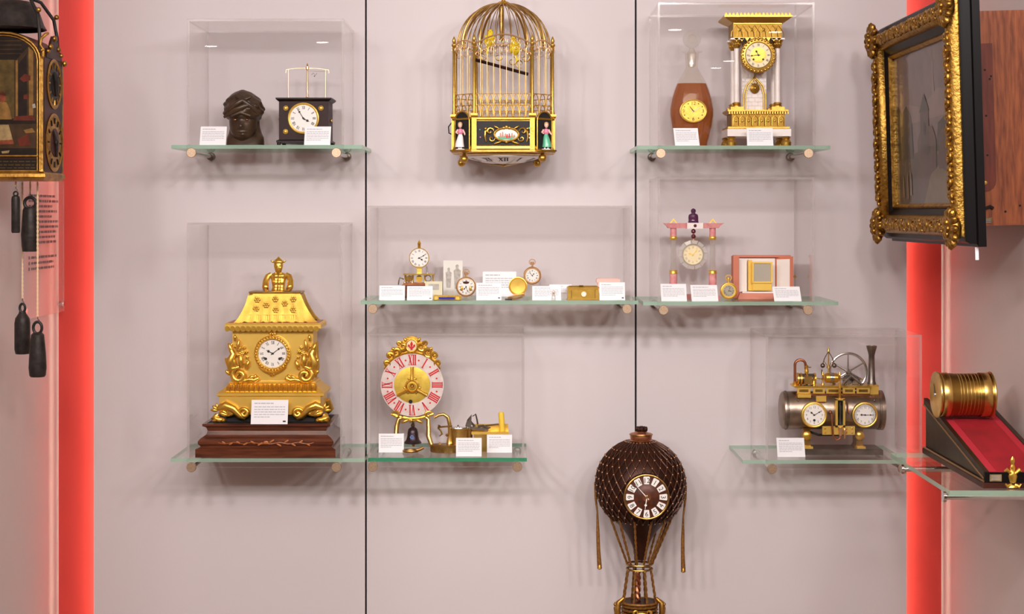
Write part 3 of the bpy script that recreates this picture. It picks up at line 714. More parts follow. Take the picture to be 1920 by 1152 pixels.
for x in (1382.5, 1459.5):
    for y in (-24, 24):
        g = T.g(); g.box(x-12, x+12, y-9, y+9, 200, 206); pl = T.part('column_plinth', g, 'gilt_ochre', smooth=False)
        T.part('column_base', T.g().lathe((x, y, 0), [(9, 200), (9, 198), (6.5, 197), (8, 195), (8, 193), (5.2, 191)], seg=18), 'gilt_ochre', pl)
        T.part('column', T.g().lathe((x, y, 0), [(5.2, 192), (5, 150), (4.6, 88)], seg=18), 'marble_white')
        g = T.g(); g.lathe((x, y, 0), [(4.7, 90), (6, 88), (7, 82), (10, 77), (10.5, 74)], seg=18)
        for q in range(10):
            a = 2*PI*q/10; g.leaf(x+6.5*math.cos(a), 86, -PI/2, 9, 3.6, y+6.5*math.sin(a), 1.6)
        cp = T.part('capital', g, 'gilt_ochre')
        T.part('abacus', T.g().box(x-12, x+12, y-10, y+10, 71, 74), 'marble_white', cp, smooth=False)
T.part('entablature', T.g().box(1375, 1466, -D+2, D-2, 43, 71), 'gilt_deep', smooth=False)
T.part('entablature_frame', T.g().box(1375, 1466, -D, -D+2, 43, 45), 'gilt_ochre', smooth=False)
for k in range(4):
    x = 1376+k*22.3; g = T.g(); yq = -D+1
    for dx in (0, 11.1): g.tube([(x+dx-5, yq, 69), (x+dx-4, yq, 60), (x+dx+5.5, yq, 47), (x+dx+15, yq, 60), (x+dx+16, yq, 69)], .8, 5)
    g.torus((x+11, yq, 55), 3, .7, seg=14, ts=5); T.part('tracery', g, 'gilt_ochre')
g = T.g()
for k in range(9):
    x = 1376+k*10; g.prism([(x, 70), (x+10, 70), (x+7, 74), (x+5, 78), (x+3, 74)], -D, -D+2)
T.part('lace_pendants', g, 'gilt_ochre', smooth=False)
for x in (1400, 1442): T.part('lace_gap_shade', T.g().prism([(x-8, 71), (x+8, 71), (x+5, 77), (x-5, 77)], -D+3, -D+8), 'joint_black', smooth=False)  # black wedges behind the pendants stand in for shade in the lacework holes
T.part('cornice', T.g().stack([(30, 1357, 1484, -D-12, D+12), (33, 1357, 1484, -D-12, D+12), (37, 1363, 1478, -D-7, D+7), (43, 1374, 1467, -D, D)]), 'gilt_ochre', smooth=False)
cr = None
for k in range(18):
    x = 1360+k*7
    if cr is None: cr = T.part('crest_leaf', T.g().prism([(x-2.6, 30), (x+2.6, 30), (x+2, 27), (x, 24), (x-2, 27)], -D-11, -D-8.5), 'gilt_ochre', smooth=False)
    else: T.inst(cr, dx=k*7)
g = T.g(); g.prism([(1404, 30), (1438, 30), (1428, 28), (1424, 26), (1418, 26), (1414, 28)], -D-6, -D-2); g.bar(1421, 26, 1421, 23.4, 2, -D-5, -D-3); T.part('crest_cross', g, 'gilt_rough', smooth=False)
yq = -D-2
T.part('dial_drum', T.g().lathe((1421, 0, 104), [(29, yq+40), (31, yq+4), (33, yq), (31, yq-4), (25, yq-5), (23.5, yq-3), (23.5, yq+2)], 'y', 48), 'gilt_ochre')
lf = T.g()
for k in range(28):
    a = 2*PI*k/28; x, z = pol(1421, 104, 26.5, a); lf.leaf(x, z, a-PI/2, 7.5, 4.6, yq-4.2, 1.6)
T.part('bezel_leaves', lf, 'gilt_ochre')
dl = clock_dial(T, 1421, 104, 23.4, yq-3, math.radians(-95), math.radians(-28), 'enamel_ivory', hm='print_black', nr=.82, nh=.16)
T.part('dial_centre', T.g().lathe((1421, 0, 104), [(14.5, yq-3.5), (14.5, yq-4.1), (9, yq-4.4), (1, yq-4.2)], 'y', 32), 'gilt_ochre', dl)
for x in (1412, 1430): T.part('winding_hole', T.g().disc((x, 112), 2, yq-4.9, yq-4, 12), 'print_black', dl)
T.part('back_panel', T.g().box(1396, 1443, 4, 14, 71, 206), 'marble_white', smooth=False)
bl = None
for r in range(9):
    for c in range(-1, 4):
        x0, x1 = max(1396.4, 1397+c*12+(r % 2)*6), min(1442.6, 1397+c*12+(r % 2)*6+11.2)
        if x1-x0 < 2: continue
        T.part('stone_block', T.g().box(x0, x1, 2.6, 4.5, 136+r*7.6, 136+r*7.6+6.8), 'marble_white', smooth=False)
g = T.g()
for o in (0, 4): g.tube([(1399+o, 0, 206), (1399+o, 0, 175), (1404+o, 0, 158), (1420, 0, 140+o), (1436-o, 0, 158), (1441-o, 0, 175), (1441-o, 0, 206)], 1.2, 6)
g.torus((1420, 0, 152), 5, 1, seg=16, ts=5); T.part('gothic_arch', g, 'gilt_ochre')
g = T.g(); g.lathe((1420, 0, 163), [(9, 0), (9.5, -2), (6, -4), (3.5, -5), (1, -7)], 'y', 20); g.tube([(1420, 0, 154), (1420, 0, 134)], 1, 6); T.part('pendulum', g, 'gilt_ochre')

# ================================================================= lower left shelf: gilt clock on a plinth
T = Thing('clock_plinth', 'moulded dark rosewood plinth carrying the gilt clock', 'plinth', 497, -.238, ZCc); b = T.by
dp = .222/T.s; Zp = zpix(797, -.238)
rows = [(797, 11, 0), (801, 11, 0), (804, 17, 0), (811, 20, 0), (818, 17, 0), (824, 8, 0), (829, 4, 0), (834, 4, 0), (838, 8, 0), (840, 8, 0), (843, 0, 0), (b, 0, 0)]
T.part('body', T.g().stack([(z, 366+i, 629-i, i, dp-i) for z, i, _ in rows]), 'rosewood', smooth=False)
g = T.g(); g.stack([(796.9, 384, 611, 18, dp-18), (797.2, 384, 611, 18, dp-18)]); T.part('black_inlay', g, 'joint_black', smooth=False)
g = T.g()
for sx in (-1, 1):
    for k in range(6):
        x = 498+sx*(6+k*14); g.leaf(x, 831+(k % 2)*2, (0 if sx > 0 else PI)+(.5 if k % 2 else -.5), 11-k*.6, 3.4, 3.6, .5)
    g.tube([(498+sx*q*6, 3.7, 832+1.6*math.sin(q*1.1)) for q in range(16)], .6, 5)
g.sph((498, 3.8, 831), (5, .8, 3.4)); T.part('marquetry', g, 'inlay')

T = Thing('gilt_mantel_clock', 'large gilt clock topped by a figure seated at a draped table', 'clock', 510, -.182, Zp+.001, yo=42); b = T.by
D = 32
def gy(): g = T.g(); g.m = Matrix.Diagonal((1, .76, 1, 1)); return g
CX = 510
g = T.g()
T.part('pedestal', T.g().box(413, 602, -D-20, D+20, 740, b-14), 'gilt_plain', smooth=False)
T.part('pedestal_gap_shade', T.g().box(425, 590, -D-14, D+14, b-14, b), 'joint_black', smooth=False)  # black block drawn in place of the shaded gap between the feet
T.part('gadroon_moulding', T.g().stack([(716, 431, 589, -D-4, D+4), (719, 428, 592, -D-6, D+6), (721, 429, 591, -D-5, D+5), (733, 414, 605, -D-19, D+19), (737, 409, 609, -D-24, D+24), (741, 409, 609, -D-24, D+24), (743, 413, 604, -D-20, D+20)]), 'gilt_plain', smooth=False)
gd = None
for k in range(19):
    x = 429+k*9
    if gd is None:
        q = T.g(); q.tube([(x, -D-8, 722), (x, -D-13.5, 728), (x, -D-20, 735)], [3, 4.4, 4.2], 8); gd = T.part('gadroon', q, 'gilt')
    else: T.inst(gd, dx=k*9)
T.part('case', T.g().box(434, 586, -D, D, 622, 717), 'gilt_plain', smooth=False)
T.part('cornice', T.g().stack([(606, 424, 600, -D-12, D+12), (609, 422, 602, -D-14, D+14), (616, 422, 602, -D-14, D+14), (619, 427, 597, -D-9, D+9), (622, 433, 588, -D-3, D+3)]), 'gilt_plain', smooth=False)
T.part('cornice_top', T.g().box(427, 597, -D-9, D+9, 605.2, 606.2), 'copper', smooth=False)
sc_ = None
for k in range(18):
    x = 427+k*9.8
    if sc_ is None: sc_ = T.part('scallop', T.g().disc((x, 616.5), 4.9, -D-15, -D-11, 14, 5.5), 'gilt')
    else: T.inst(sc_, dx=k*9.8)
# cloth covered table
def cloth_ring(z, x0, x1, hy, amp, corner):
    P = []; n = 24
    sides = [((x0, -hy), (x1, -hy)), ((x1, -hy), (x1, hy)), ((x1, hy), (x0, hy)), ((x0, hy), (x0, -hy))]
    for si, (a, c) in enumerate(sides):
        for k in range(n):
            t = k/n; x, y = lerp(a[0], c[0], t), lerp(a[1], c[1], t); e = abs(t-.5)*2
            o = amp*math.sin(k*1.9+si)*(.3+.7*e**3)+corner*e**8
            nx, ny = ((0, -1), (1, 0), (0, 1), (-1, 0))[si]
            tx = (1 if x > CX else -1)*corner*.8*e**8 if si in (0, 2) else 0
            P.append((x+nx*o+tx, y+ny*o, z+ (1.5*math.sin(k*2.2) if amp > 2 else 0)))
    return P
R = [cloth_ring(z, x0, x1, hy, a, c) for z, x0, x1, hy, a, c in ((551.5, 466, 560, 34, 0, 0), (556, 463, 562, 35.5, .4, 1), (570, 461, 565, 37, 1.2, 3), (585, 457, 570, 39, 2.0, 6), (597, 453, 575, 42, 2.4, 9), (605, 449, 580, 46, 2.6, 12))]
tc_ = T.part('table_cloth', gy().loft(R), 'gilt_cloth', ang=70)
T.part('table_top', gy().box(464, 562, -36, 36, 548, 551.5), 'brass_dark', smooth=False)
g = gy()
for k in range(26): x = 460+k*4.1; g.tube([(x, -40, 592), (x, -43.5, 604)], 1.3, 5)
T.part('fringe', g, 'gilt_cloth', tc_)
g = gy(); g.tube([(460, -40.5, 591), (567, -40.5, 591)], 1.2, 5)
for x, z in ((480, 563), (497, 573), (514, 562), (532, 570), (548, 562), (478, 580), (515, 582), (548, 582)):
    for q in range(6): a = q*PI/3; g.sph((x+4*math.cos(a), -36.3-(z-551)*.1, z+4*math.sin(a)), (2.6, 1.2, 2.6), 7, 5)
    g.sph((x, -36.5-(z-551)*.1, z), (2, 1.5, 2), 7, 5)
T.part('embroidery', g, 'gilt_cloth', tc_)
# figure behind the table
def fdisp(p, a):
    x, y, z = p; f = max(0, -math.sin(a)); dx = x-516
    if z < 512: p[1] -= f*(2.6*ga(dx, 1.4)*ga(z-504, 2.6)-1.1*(ga(dx-3.2, 1.6)+ga(dx+3.2, 1.6))*ga(z-501.5, 1.3)+.9*ga(dx, 2.6)*ga(z-508.5, 1.2))
    else: p[1] -= f*(1.3*math.sin(dx*.8)+.8*math.sin(z*.5))
    return p
g = gy(); blob(g, [(490, 516, 6, 2, 6), (496, 516, 8.6, 1, 8.6), (503, 516, 8.4, 0, 8.6), (509, 516, 6.6, -1, 7), (512, 516, 6, 1, 6), (515, 516, 13, 4, 8), (519, 516, 17, 4, 10), (528, 516, 14, 4, 12), (540, 516, 12.5, 3, 13), (548, 516, 14, 2, 14)], 48, 44, fdisp)
fg = T.part('seated_figure', g, 'gilt', ang=80, label='gilt figure with pointed hat leaning over the table')
g = gy(); g.lathe((516, 1, 0), [(1, 482.5), (2, 484.5), (3.5, 486), (7.2, 488.5), (8.6, 491), (11.6, 491.6), (12, 493), (11, 494.6), (8, 495)], seg=24, sx=1); hat = T.part('hat', g, 'gilt', fg)
for sx in (-1, 1): T.part('brim_flap', gy().leaf(516+sx*8, 494, -.6 if sx > 0 else PI+.6, 8, 4, -2), 'gilt', hat)
T.part('beard', gy().lathe((516, -8, 0), [(4, 508), (3, 514), (.6, 521)], seg=10), 'gilt', fg)
for sx in (-1, 1):
    g = gy(); g.tube([(516+sx*14, 3, 516.5), (516+sx*20, 1, 520), (516+sx*23.5, -4, 529), (516+sx*23.5, -12, 539), (516+sx*22, -18, 543.5)], [4.5, 5.6, 5.8, 6.4, 5.6], 12); sl = T.part('sleeve', g, 'gilt', fg, ang=80)
    g = gy(); g.tube([(516+sx*25, -18, 541), (516+sx*21, -26, 546)], [3.4, 2.8], 9)
    for q in range(4): g.tube([(516+sx*(22.5-q*2), -26-q*.6, 545.5), (516+sx*(20.5-q*2), -31, 547)], [1.2, 1], 6)
    g.tube([(516+sx*18.5, -25, 545.5), (516+sx*15, -27, 546.6)], [1.3, 1], 6); T.part('hand', g, 'gilt', sl)
T.part('open_book', gy().prism([(506, 548), (516, 546.6), (528, 548)], -34, -22), 'gilt_plain', fg)
# dial and bezel
yb = -D-3; CZ = 664
T.part('bezel_ring', T.g().lathe((CX, 0, CZ), [(35, -D), (35, yb), (32, yb-2), (29, yb-3.5), (27, yb-2), (26.6, -D)], 'y', 56, cap=False), 'gilt_plain')
bd = None
for k in range(36):
    a = 2*PI*k/36; x, z = pol(CX, CZ, 31.2, a)
    if bd is None: bd = T.part('bead', T.g().sph((x, yb-2.6, z), 2.5, 8, 6), 'gilt'); bx, bz = x, z
    else: T.inst(bd, dx=x-bx, dz=z-bz)
g = T.g()
for q in range(7): a = (q-3)*.5; g.leaf(CX, 627, -PI/2+a, 8, 3.4, yb-1)
g.sph((CX, yb-2, 627), 3); T.part('bezel_crest', g, 'gilt')
g = T.g(); g.tube([(CX+34*math.sin(a), yb-1, CZ+36*math.cos(a)) for a in [(-.85+1.7*k/16) for k in range(17)]], [1.5+1.8*math.sin(PI*k/16) for k in range(17)], 7)
for q in range(5): g.leaf(CX, 698, PI/2+(q-2)*.55, 9, 4, yb-2)
T.part('bezel_garland', g, 'gilt')
dl = clock_dial(T, CX, CZ, 27, -D-.8, math.radians(53), math.radians(-62), nh=.2)
for sx in (-1, 1):
    T.part('winding_arbor', T.g().disc((CX+sx*13, CZ+10), 2.6, -D-2, -D-1, 12), 'print_black', dl)
    T.part('winding_arbor', T.g().sph((CX+sx*15.5, -D-1.4, CZ+8.5), (2.2, .6, 1.6), 8, 6), 'print_black', dl)
# acanthus cornucopias beside the dial
for sx in (-1, 1):
    ms = lambda x: CX+sx*x; yo = -D-3; ang = lambda a: a if sx > 0 else PI-a
    g = T.g()
    g.spiral(ms(62), yo-3, 704, 15, 1.35, ang(-PI*.5), 6, sx, 30, tail=.7)
    g.tube([(ms(66), yo-3, 690), (ms(78), yo-4, 694), (ms(80), yo-5, 680), (ms(73), yo-4, 664), (ms(80), yo-3, 652), (ms(76), yo-2, 645)], [4, 7, 8.5, 6, 4, 1.5], 9)
    g.tube([(ms(56), yo-2, 716), (ms(42), yo-3, 712), (ms(34), yo-4, 714), (ms(26), yo-4, 710), (ms(28), yo-3, 706)], [6, 5, 4.5, 3.5, 2], 8)
    vol = T.part('acanthus_scroll', g, 'gilt', ang=70)
    for k, (x, z, a, l, w_) in enumerate(((58, 690, -1.5, 26, 10), (68, 692, -1.25, 28, 10), (76, 690, -1.0, 22, 9), (50, 694, -1.9, 20, 8), (74, 664, -1.2, 22, 8), (66, 660, -1.75, 24, 7), (60, 712, 2.9, 22, 8), (46, 712, -2.6, 14, 7), (36, 712, -2.2, 12, 6), (80, 704, -.9, 12, 7), (70, 640, -1.6, 12, 6))):
        T.part('acanthus_leaf', T.g().leaf(ms(x), z, ang(a), l, w_, yo-4-(k % 3)), 'gilt', vol)
    for x, z, r in ((58, 664, 5), (50, 660, 4), (64, 654, 4.6), (54, 652, 3.6), (60, 674, 4.6), (48, 670, 3.4), (66, 666, 3.6), (70, 650, 3), (56, 682, 3.4), (46, 678, 2.6)):
        g = T.g(); g.sph((ms(x), yo-3, z), (r*.6, r*.8, r*.6), 8, 6)
        for q in range(5): a = q*2*PI/5; g.sph((ms(x)+r*.62*math.cos(a), yo-2.4, z+r*.62*math.sin(a)), (r*.5, r*.45, r*.5), 7, 5)
        T.part('rosette', g, 'gilt', vol)
    # side relief
    g = T.g(); g.tube([(CX+sx*77, -20, 710), (CX+sx*81, -22, 690), (CX+sx*79, -10, 665), (CX+sx*80, 0, 645)], [4, 6, 5, 2], 8); T.part('side_relief', g, 'gilt', ang=70)
    # scrolled lion-leaf foot
    g = T.g(); zf = b
    g.tube([(ms(100), -D-22, b-12), (ms(105), -D-26, b-8), (ms(98), -D-28, b-6), (ms(88), -D-27, b-5)], [7, 6, 5, 4], 10)
    g.spiral(ms(50), -D-23, b-17, 10, 1.3, ang(0), 4.6, -sx, 26, tail=.6)
    g.tube([(ms(96), -D-22, b-26), (ms(84), -D-26, b-32), (ms(70), -D-25, b-26), (ms(58), -D-23, b-12), (ms(48), -D-22, b-8)], [7, 9, 8, 6, 4], 10)
    ft = T.part('scroll_foot', g, 'gilt', ang=70)
    for q in range(7): T.part('foot_leaf', T.g().leaf(ms(78), b-12, ang(-2.5+q*.36), 27-abs(q-3)*2, 8, -D-24-abs(3-q)*.3), 'gilt', ft)
    for q in range(3): T.part('toe', T.g().sph((ms(88+q*8), -D-28, b-4.2), (4.6, 5.5, 4), 9, 7), 'gilt', ft)
    for q in range(4): T.part('foot_leaf', T.g().leaf(ms(98), b-22, ang(-1.9+q*.6), 15, 6, -D-24), 'gilt', ft)
    g = T.g(); g.tube([(CX+sx*92, D+14, b-30), (CX+sx*98, D+20, b-12), (CX+sx*92, D+22, b-6)], [8, 8, 5.2], 10); T.part('rear_foot', g, 'gilt', ang=70)
card('white label card leaning on the base of the gilt clock', 470, 539, 751, 792, Zp, y=-.228, lean=.12, mark=True, skew=1, lines=6)

# ================================================================= long middle shelf
def watch(label, cx, cz, r, y, zs, tilt=0, face='enamel_white', m='rose_gold', mh=(60, -60), scene=False, bow=True, group='pocket watches', dialr=.8, num='roman'):
    T = Thing('pocket_watch', label, 'watch', cx, y, zs, group); b = T.by
    T.part('case', T.g().lathe((cx, 0, cz), [(r*.8, 6), (r, 2), (r, -2), (r*.93, -4), (r*.84, -4.6), (r*.8, -3)], 'y', 36), m)
    clock_dial(T, cx, cz, r*dialr, -3, math.radians(mh[0]), math.radians(mh[1]), face, num, track=r > 17, nh=.2)
    if bow:
        T.part('crown', T.g().lathe((cx, 0, 0), [(2, cz-r+1), (2, cz-r-5), (3.4, cz-r-5.5), (3.4, cz-r-9), (1.5, cz-r-9.5)], seg=12), m)
        T.part('bow', T.g().torus((cx, 0, cz-r-8.5), 5.6, .9, seg=22, ts=6, R2=5), m)
    if cz+r < b-1.2:
        T.part('rest', T.g().box(cx-r*.7, cx+r*.7, -2, 8, cz+r*.82, b), 'crystal', smooth=False)
    return T
T = Thing('stand_clock', 'small brass stand clock with white dial and finial', 'clock', 786, -.11, ZD); b = T.by
T.part('dial_frame', T.g().lathe((786, 0, 484), [(15, 8), (18.5, 6), (19, -1), (18, -3), (16.6, -2)], 'y', 40), 'gilt_plain')
clock_dial(T, 786, 484, 17.6, -2, math.radians(62), math.radians(122))
T.part('finial', T.g().lathe((786, 0, 0), [(2.6, 467), (3, 458), (3.6, 457), (2.4, 455), (1, 451), (.4, 449)], seg=12), 'gilt')
T.part('stem', T.g().stack([(500, 780, 793, -4, 4), (504, 782, 791, -3.5, 3.5), (514, 782, 791, -3.5, 3.5), (516, 778, 795, -5, 5)]), 'gilt_plain', smooth=False)
T.part('upper_plate', T.g().box(757, 815, -12, 12, 513, 516), 'brass', smooth=False)
T.part('lower_plate', T.g().box(757, 815, -14, 14, 530, 534), 'copper', smooth=False)
T.part('wooden_base', T.g().box(754, 818, -17, 17, 534, b), 'rosewood', smooth=False)
for x in (760, 774, 797, 812):
    for y in (-9, 9): T.part('pillar', T.g().lathe((x, y, 0), [(1.8, 530), (1.2, 526), (1.2, 520), (1.8, 516)], seg=10), 'brass')
T.part('barrel', T.g().lathe((767, 0, 523), [(6, -8), (6, 8)], 'y', 18), 'brass_dark')
T.part('gear', T.g().lathe((786, 0, 523), [(6.5, -3), (6.5, 0)], 'y', 12), 'gilt')
T.part('balance', T.g().torus((803, -4, 522), 5.5, .9, seg=20, ts=6), 'steel')
T.part('side_lever', T.g().tube([(757, 0, 524), (750, -2, 521), (748, -3, 528), (747, -2, 534)], [1.2, 1.6, 1.6, 1], 6), 'steel')
T.part('strut', T.g().tube([(800, 4, 500), (801, 4, 513)], 1.2, 6), 'steel')
def flatcard(name, label, cat, x0, x1, z0, y, zs, m, lean=.15, pic=None):
    T = Thing(name, label, cat, (x0+x1)/2, y, zs); b = T.by; t = (b-z0)*lean
    g = T.g(); g.loft([[(x0, t, z0), (x1, t, z0), (x1, t+1.2, z0), (x0, t+1.2, z0)], [(x0, 0, b), (x1, 0, b), (x1, 1.2, b), (x0, 1.2, b)]])
    c = T.part('card', g, m, smooth=False)
    if pic:
        g = T.g(); P = lambda x, z: (x, (b-z)*lean-.3, z)
        for poly in pic: g.add([P(x, z) for x, z in poly], [tuple(range(len(poly)))])
        T.part('picture', g, 'picture_grey', c, smooth=False)
mat('picture_grey', C(186, 180, 172), .7, col2=C(160, 152, 146), vs=150)
mat('photo_pale', C(216, 214, 206), .5)
def silhouette(x, zb, h):
    return [(x-h*.1, zb), (x-h*.13, zb-h*.5), (x-h*.15, zb-h*.74), (x-h*.05, zb-h*.82), (x-h*.07, zb-h*.95), (x, zb-h), (x+h*.07, zb-h*.95), (x+h*.05, zb-h*.82), (x+h*.15, zb-h*.74), (x+h*.13, zb-h*.5), (x+h*.1, zb)]
flatcard('photograph_card', 'pale photograph of two standing figures behind the round watch', 'photograph', 831, 867, 489, -.07, ZD, 'photo_pale', pic=[silhouette(841, 540, 38), silhouette(857, 542, 46)])
flatcard('information_card', 'small cream card beside the brass stand clock', 'card', 797, 829, 528, -.15, ZD, 'green_card', pic=[[(803, 533), (823, 533), (823, 544), (803, 544)]])
T = watch('gold pocket watch with figures on its dial, before the photograph', 874, 538, 19, -.15, ZD, mh=(160, -140))
g = T.g(); g.k = 0; g.sph((866, -4.6, 541), (2.4, 1.2, 5), 8, 6); g.sph((882, -4.6, 541), (2.4, 1.2, 5), 8, 6); g.k = 1; g.sph((874, -4.2, 530), (6, 1, 2.4), 8, 6); T.part('dial_figures', g, ['gilt', 'painted_red'])
T = Thing('enamel_box', 'slim gold box with blue enamel panel lying on the shelf', 'box', 839, -.22, ZD); b = T.by
T.part('body', T.g().stack([(554, 814, 864, -7, 7), (556, 813, 865, -8, 8), (b-1, 813, 865, -8, 8), (b, 815, 863, -7, 7)]), 'gilt', smooth=False)
T.part('enamel_panel', T.g().box(823, 853, -9, -7.5, 557, 561), 'blue_enamel', smooth=False)
for x in (818, 858): T.part('corner_block', T.g().box(x-3, x+3, -8.8, -7.5, 556, 562), 'gilt_plain', smooth=False)
T = Thing('open_watch', 'gold hunter watch with its polished lid standing open', 'watch', 971, -.19, ZD, 'pocket watches'); b = T.by
T.part('lid', T.g().lathe((971, 0, 537), [(15, 3), (17.5, 1.5), (17.5, -1.5), (16, -2), (14, 0), (1, .8)], 'y', 36), 'gilt_plain')
g = T.g(); g.m = Matrix.Translation((968, -8, b-5.4)) @ Matrix.Rotation(math.radians(12), 4, 'Y'); g.lathe((0, 0, 0), [(15, -3.5), (17, -2.5), (17, 1), (14, 4), (6, 5)], 'z', 32, sy=.7); T.part('case', g, 'rose_gold')
T.part('hinge', T.g().lathe((971, -1, b-9), [(1.6, -6), (1.6, 6)], 'x', 8), 'rose_gold')
T.part('key', T.g().tube([(947, -20, b-1.2), (960, -22, b-1)], 1, 6), 'print_black')
watch('gold pocket watch with pale blue dial, standing highest on the shelf', 998, 517, 17, -.07, ZD, mh=(-40, 40), dialr=.72)
T = Thing('glass_vial', 'tiny clear glass bottle with gold stopper', 'bottle', 1038, -.225, ZD); b = T.by
T.part('bottle', T.g().lathe((1038, 0, 0), [(1.6, 551), (3.4, 554), (3.8, b)], seg=10), 'crystal'); T.part('stopper', T.g().lathe((1038, 0, 0), [(1, 545), (1.8, 546.5), (1.4, 551)], seg=10), 'rose_gold')
T = Thing('gold_box', 'small engraved gold box with a round white medallion', 'box', 1093, -.2, ZD); b = T.by
T.part('body', T.g().stack([(541, 1065, 1121, -13, 13), (543, 1064, 1122, -14, 14), (b-2, 1064, 1122, -14, 14), (b, 1062, 1124, -15, 15)]), 'gilt_ochre', smooth=False)
T.part('lid', T.g().stack([(536, 1068, 1118, -10, 10), (538.5, 1063, 1123, -14, 14), (541, 1063, 1123, -14, 14)]), 'gilt_ochre', smooth=False)
T.part('medallion', T.g().disc((1094, 551), 5, -16, -13.5, 20), 'enamel_white'); T.part('medallion_rim', T.g().torus((1094, -15.6, 551), 5, .8, seg=20, ts=6), 'gilt_plain')
T.part('thumb_catch', T.g().box(1085, 1093, -14, -9, 534.4, 536.6), 'brass_dark', smooth=False)
for x in (1071, 1115): T.part('panel_line', T.g().box(x-.6, x+.6, -14.6, -13.8, 543, b-3), 'brass_dark', smooth=False)
T = Thing('pink_box', 'small pale pink box behind the right label card', 'box', 1140, -.12, ZD); b = T.by
T.part('body', T.g().box(1120, 1160, -10, 10, 530, b), 'pink_card', smooth=False); T.part('lid', T.g().stack([(522, 1121, 1159, -9, 9), (524, 1118, 1162, -11, 11), (530, 1118, 1162, -11, 11)]), 'pink_card', smooth=False)

# ================================================================= middle right shelf
T = Thing('column_clock', 'pink stone and crystal gate clock with octagonal dial', 'clock', 1299, -.13, ZE); b = T.by
T.part('base', T.g().stack([(b-9, 1254, 1344, -16, 16), (b-6, 1250, 1348, -18, 18), (b, 1250, 1348, -18, 18)]), 'pink_stone', smooth=False)
for x in (1262.5, 1336):
    T.part('column_foot', T.g().lathe((x, 0, 0), [(7.2, b-9), (7.2, 514)], seg=20), 'pink_stone')
    T.part('lower_collar', T.g().lathe((x, 0, 0), [(7.6, 514), (7.9, 512), (7.2, 510), (7.6, 507)], seg=20), 'gilt_plain')
    T.part('crystal_shaft', T.g().lathe((x, 0, 0), [(5.2, 507), (5.2, 450)], seg=12), 'crystal')
    T.part('upper_collar', T.g().lathe((x, 0, 0), [(6.4, 450), (7.4, 447), (7.4, 445), (6, 443)], seg=20), 'gilt_plain')
    T.part('column_head', T.g().lathe((x, 0, 0), [(6, 443), (6, 428)], seg=20), 'pink_stone')
    T.part('roof_finial', T.g().prism([(x-7, 418.6), (x, 409.5), (x+7, 418.6), (x+4.5, 418.6), (x, 413), (x-4.5, 418.6)], -3, 3), 'gilt_plain', smooth=False)
T.part('lintel', T.g().stack([(418.6, 1244, 1356, -11, 11), (421, 1246, 1353, -10, 10), (424, 1250, 1349, -9, 9), (428, 1252, 1347, -8, 8)]), 'pink_stone', smooth=False)
T.part('lintel_plaque', T.g().box(1287, 1317, -13, 13, 418, 429), 'porcelain', smooth=False)
T.part('plaque_gem', T.g().lathe((1302, 0, 423.5), [(3.4, -13), (2, -15)], 'y', 6), 'garnet', smooth=False)
g = T.g(); blob(g, [(391, 1300, 1, 0, 1), (393, 1300, 4.2, 0, 4), (398, 1300, 4.6, 0, 4.4), (400.5, 1300, 3.4, 0, 3.4), (402, 1300, 8, 0, 5), (408, 1300, 9.6, 0, 6.6), (413, 1300, 9.4, -1, 8), (418, 1300, 10.4, 0, 9)], 22, 18); T.part('seated_idol', g, 'amethyst', ang=80)
for z in (434, 443.5): T.part('garnet_bead', T.g().sph((1300, -2, z), (4.6, 4.6, 4.6)), 'garnet')
T.part('hanger', T.g().tube([(1300, -2, 428), (1300, -2, 452)], .8, 6), 'gilt_plain')
def octring(R, y, ph=PI/8): return [(1299+R*math.cos(2*PI*j/12+ph), y, 478+R*math.sin(2*PI*j/12+ph)) for j in range(12)]
for j in range(12):
    a0, a1 = 2*PI*j/12+PI/8+.03, 2*PI*(j+1)/12+PI/8-.03
    P = lambda R, a, y: (1299+R*math.cos(a), y, 478+R*math.sin(a))
    g = T.g(); g.loft([[P(28, a0, 3), P(28, a1, 3), P(20.5, a1, 3), P(20.5, a0, 3)], [P(27.5, a0, -2), P(27.5, a1, -2), P(21, a1, -4), P(21, a0, -4)]]); T.part('crystal_facet', g, 'crystal_bright', smooth=False)
T.part('dial_ring', T.g().annulus((1299, 478), 21, 18, -4.5, 2, 36), 'crystal')
clock_dial(T, 1299, 478, 18.4, -1, math.radians(40), math.radians(-70), 'enamel_ivory', hm='gilt_plain', nm='picture_grey', track=False)
watch('gold pocket watch left of the open leather case', 1366, 545.5, 16, -.16, ZE, m='gilt_plain', face='silver_glass', mh=(20, 100), dialr=.66)
T = Thing('leather_clock_case', 'open red leather travelling case lined with white satin', 'case', 1429, -.1, ZE); b = T.by
T.part('back_panel', T.g().box(1384, 1458, 14, 18, 482, b), 'leather_red', smooth=False)
T.part('back_lining', T.g().box(1387, 1455, 11, 14, 485, b-12), 'satin_white', smooth=False)
T.part('base_tray', T.g().stack([(b-11, 1384, 1458, -22, 18), (b, 1380, 1460, -24, 18)]), 'leather_red', smooth=False)
T.part('tray_lining', T.g().box(1389, 1454, -20, 11, b-13.6, b-11), 'satin_white', smooth=False)
T.part('top_rail', T.g().box(1376, 1484, 6, 18, 479, 483), 'leather_red', smooth=False)
g = T.g(); g.prism([(0, 0)]*0 or [(1373, 480), (1384, 483), (1384, b-1), (1373, b-1)], -14, 14); T.part('left_door', g, 'leather_red', smooth=False)
T.part('left_lining', T.g().box(1385, 1400, -2, 11, 486, b-12), 'satin_white', smooth=False)
g = T.g(); g.loft([[(1456, 12, 483), (1486, -8, 481), (1486, -5, 481), (1456, 15, 483)], [(1456, 12, b), (1486, -8, b), (1486, -5, b), (1456, 15, b)]]); rd = T.part('right_door', g, 'leather_red', smooth=False)
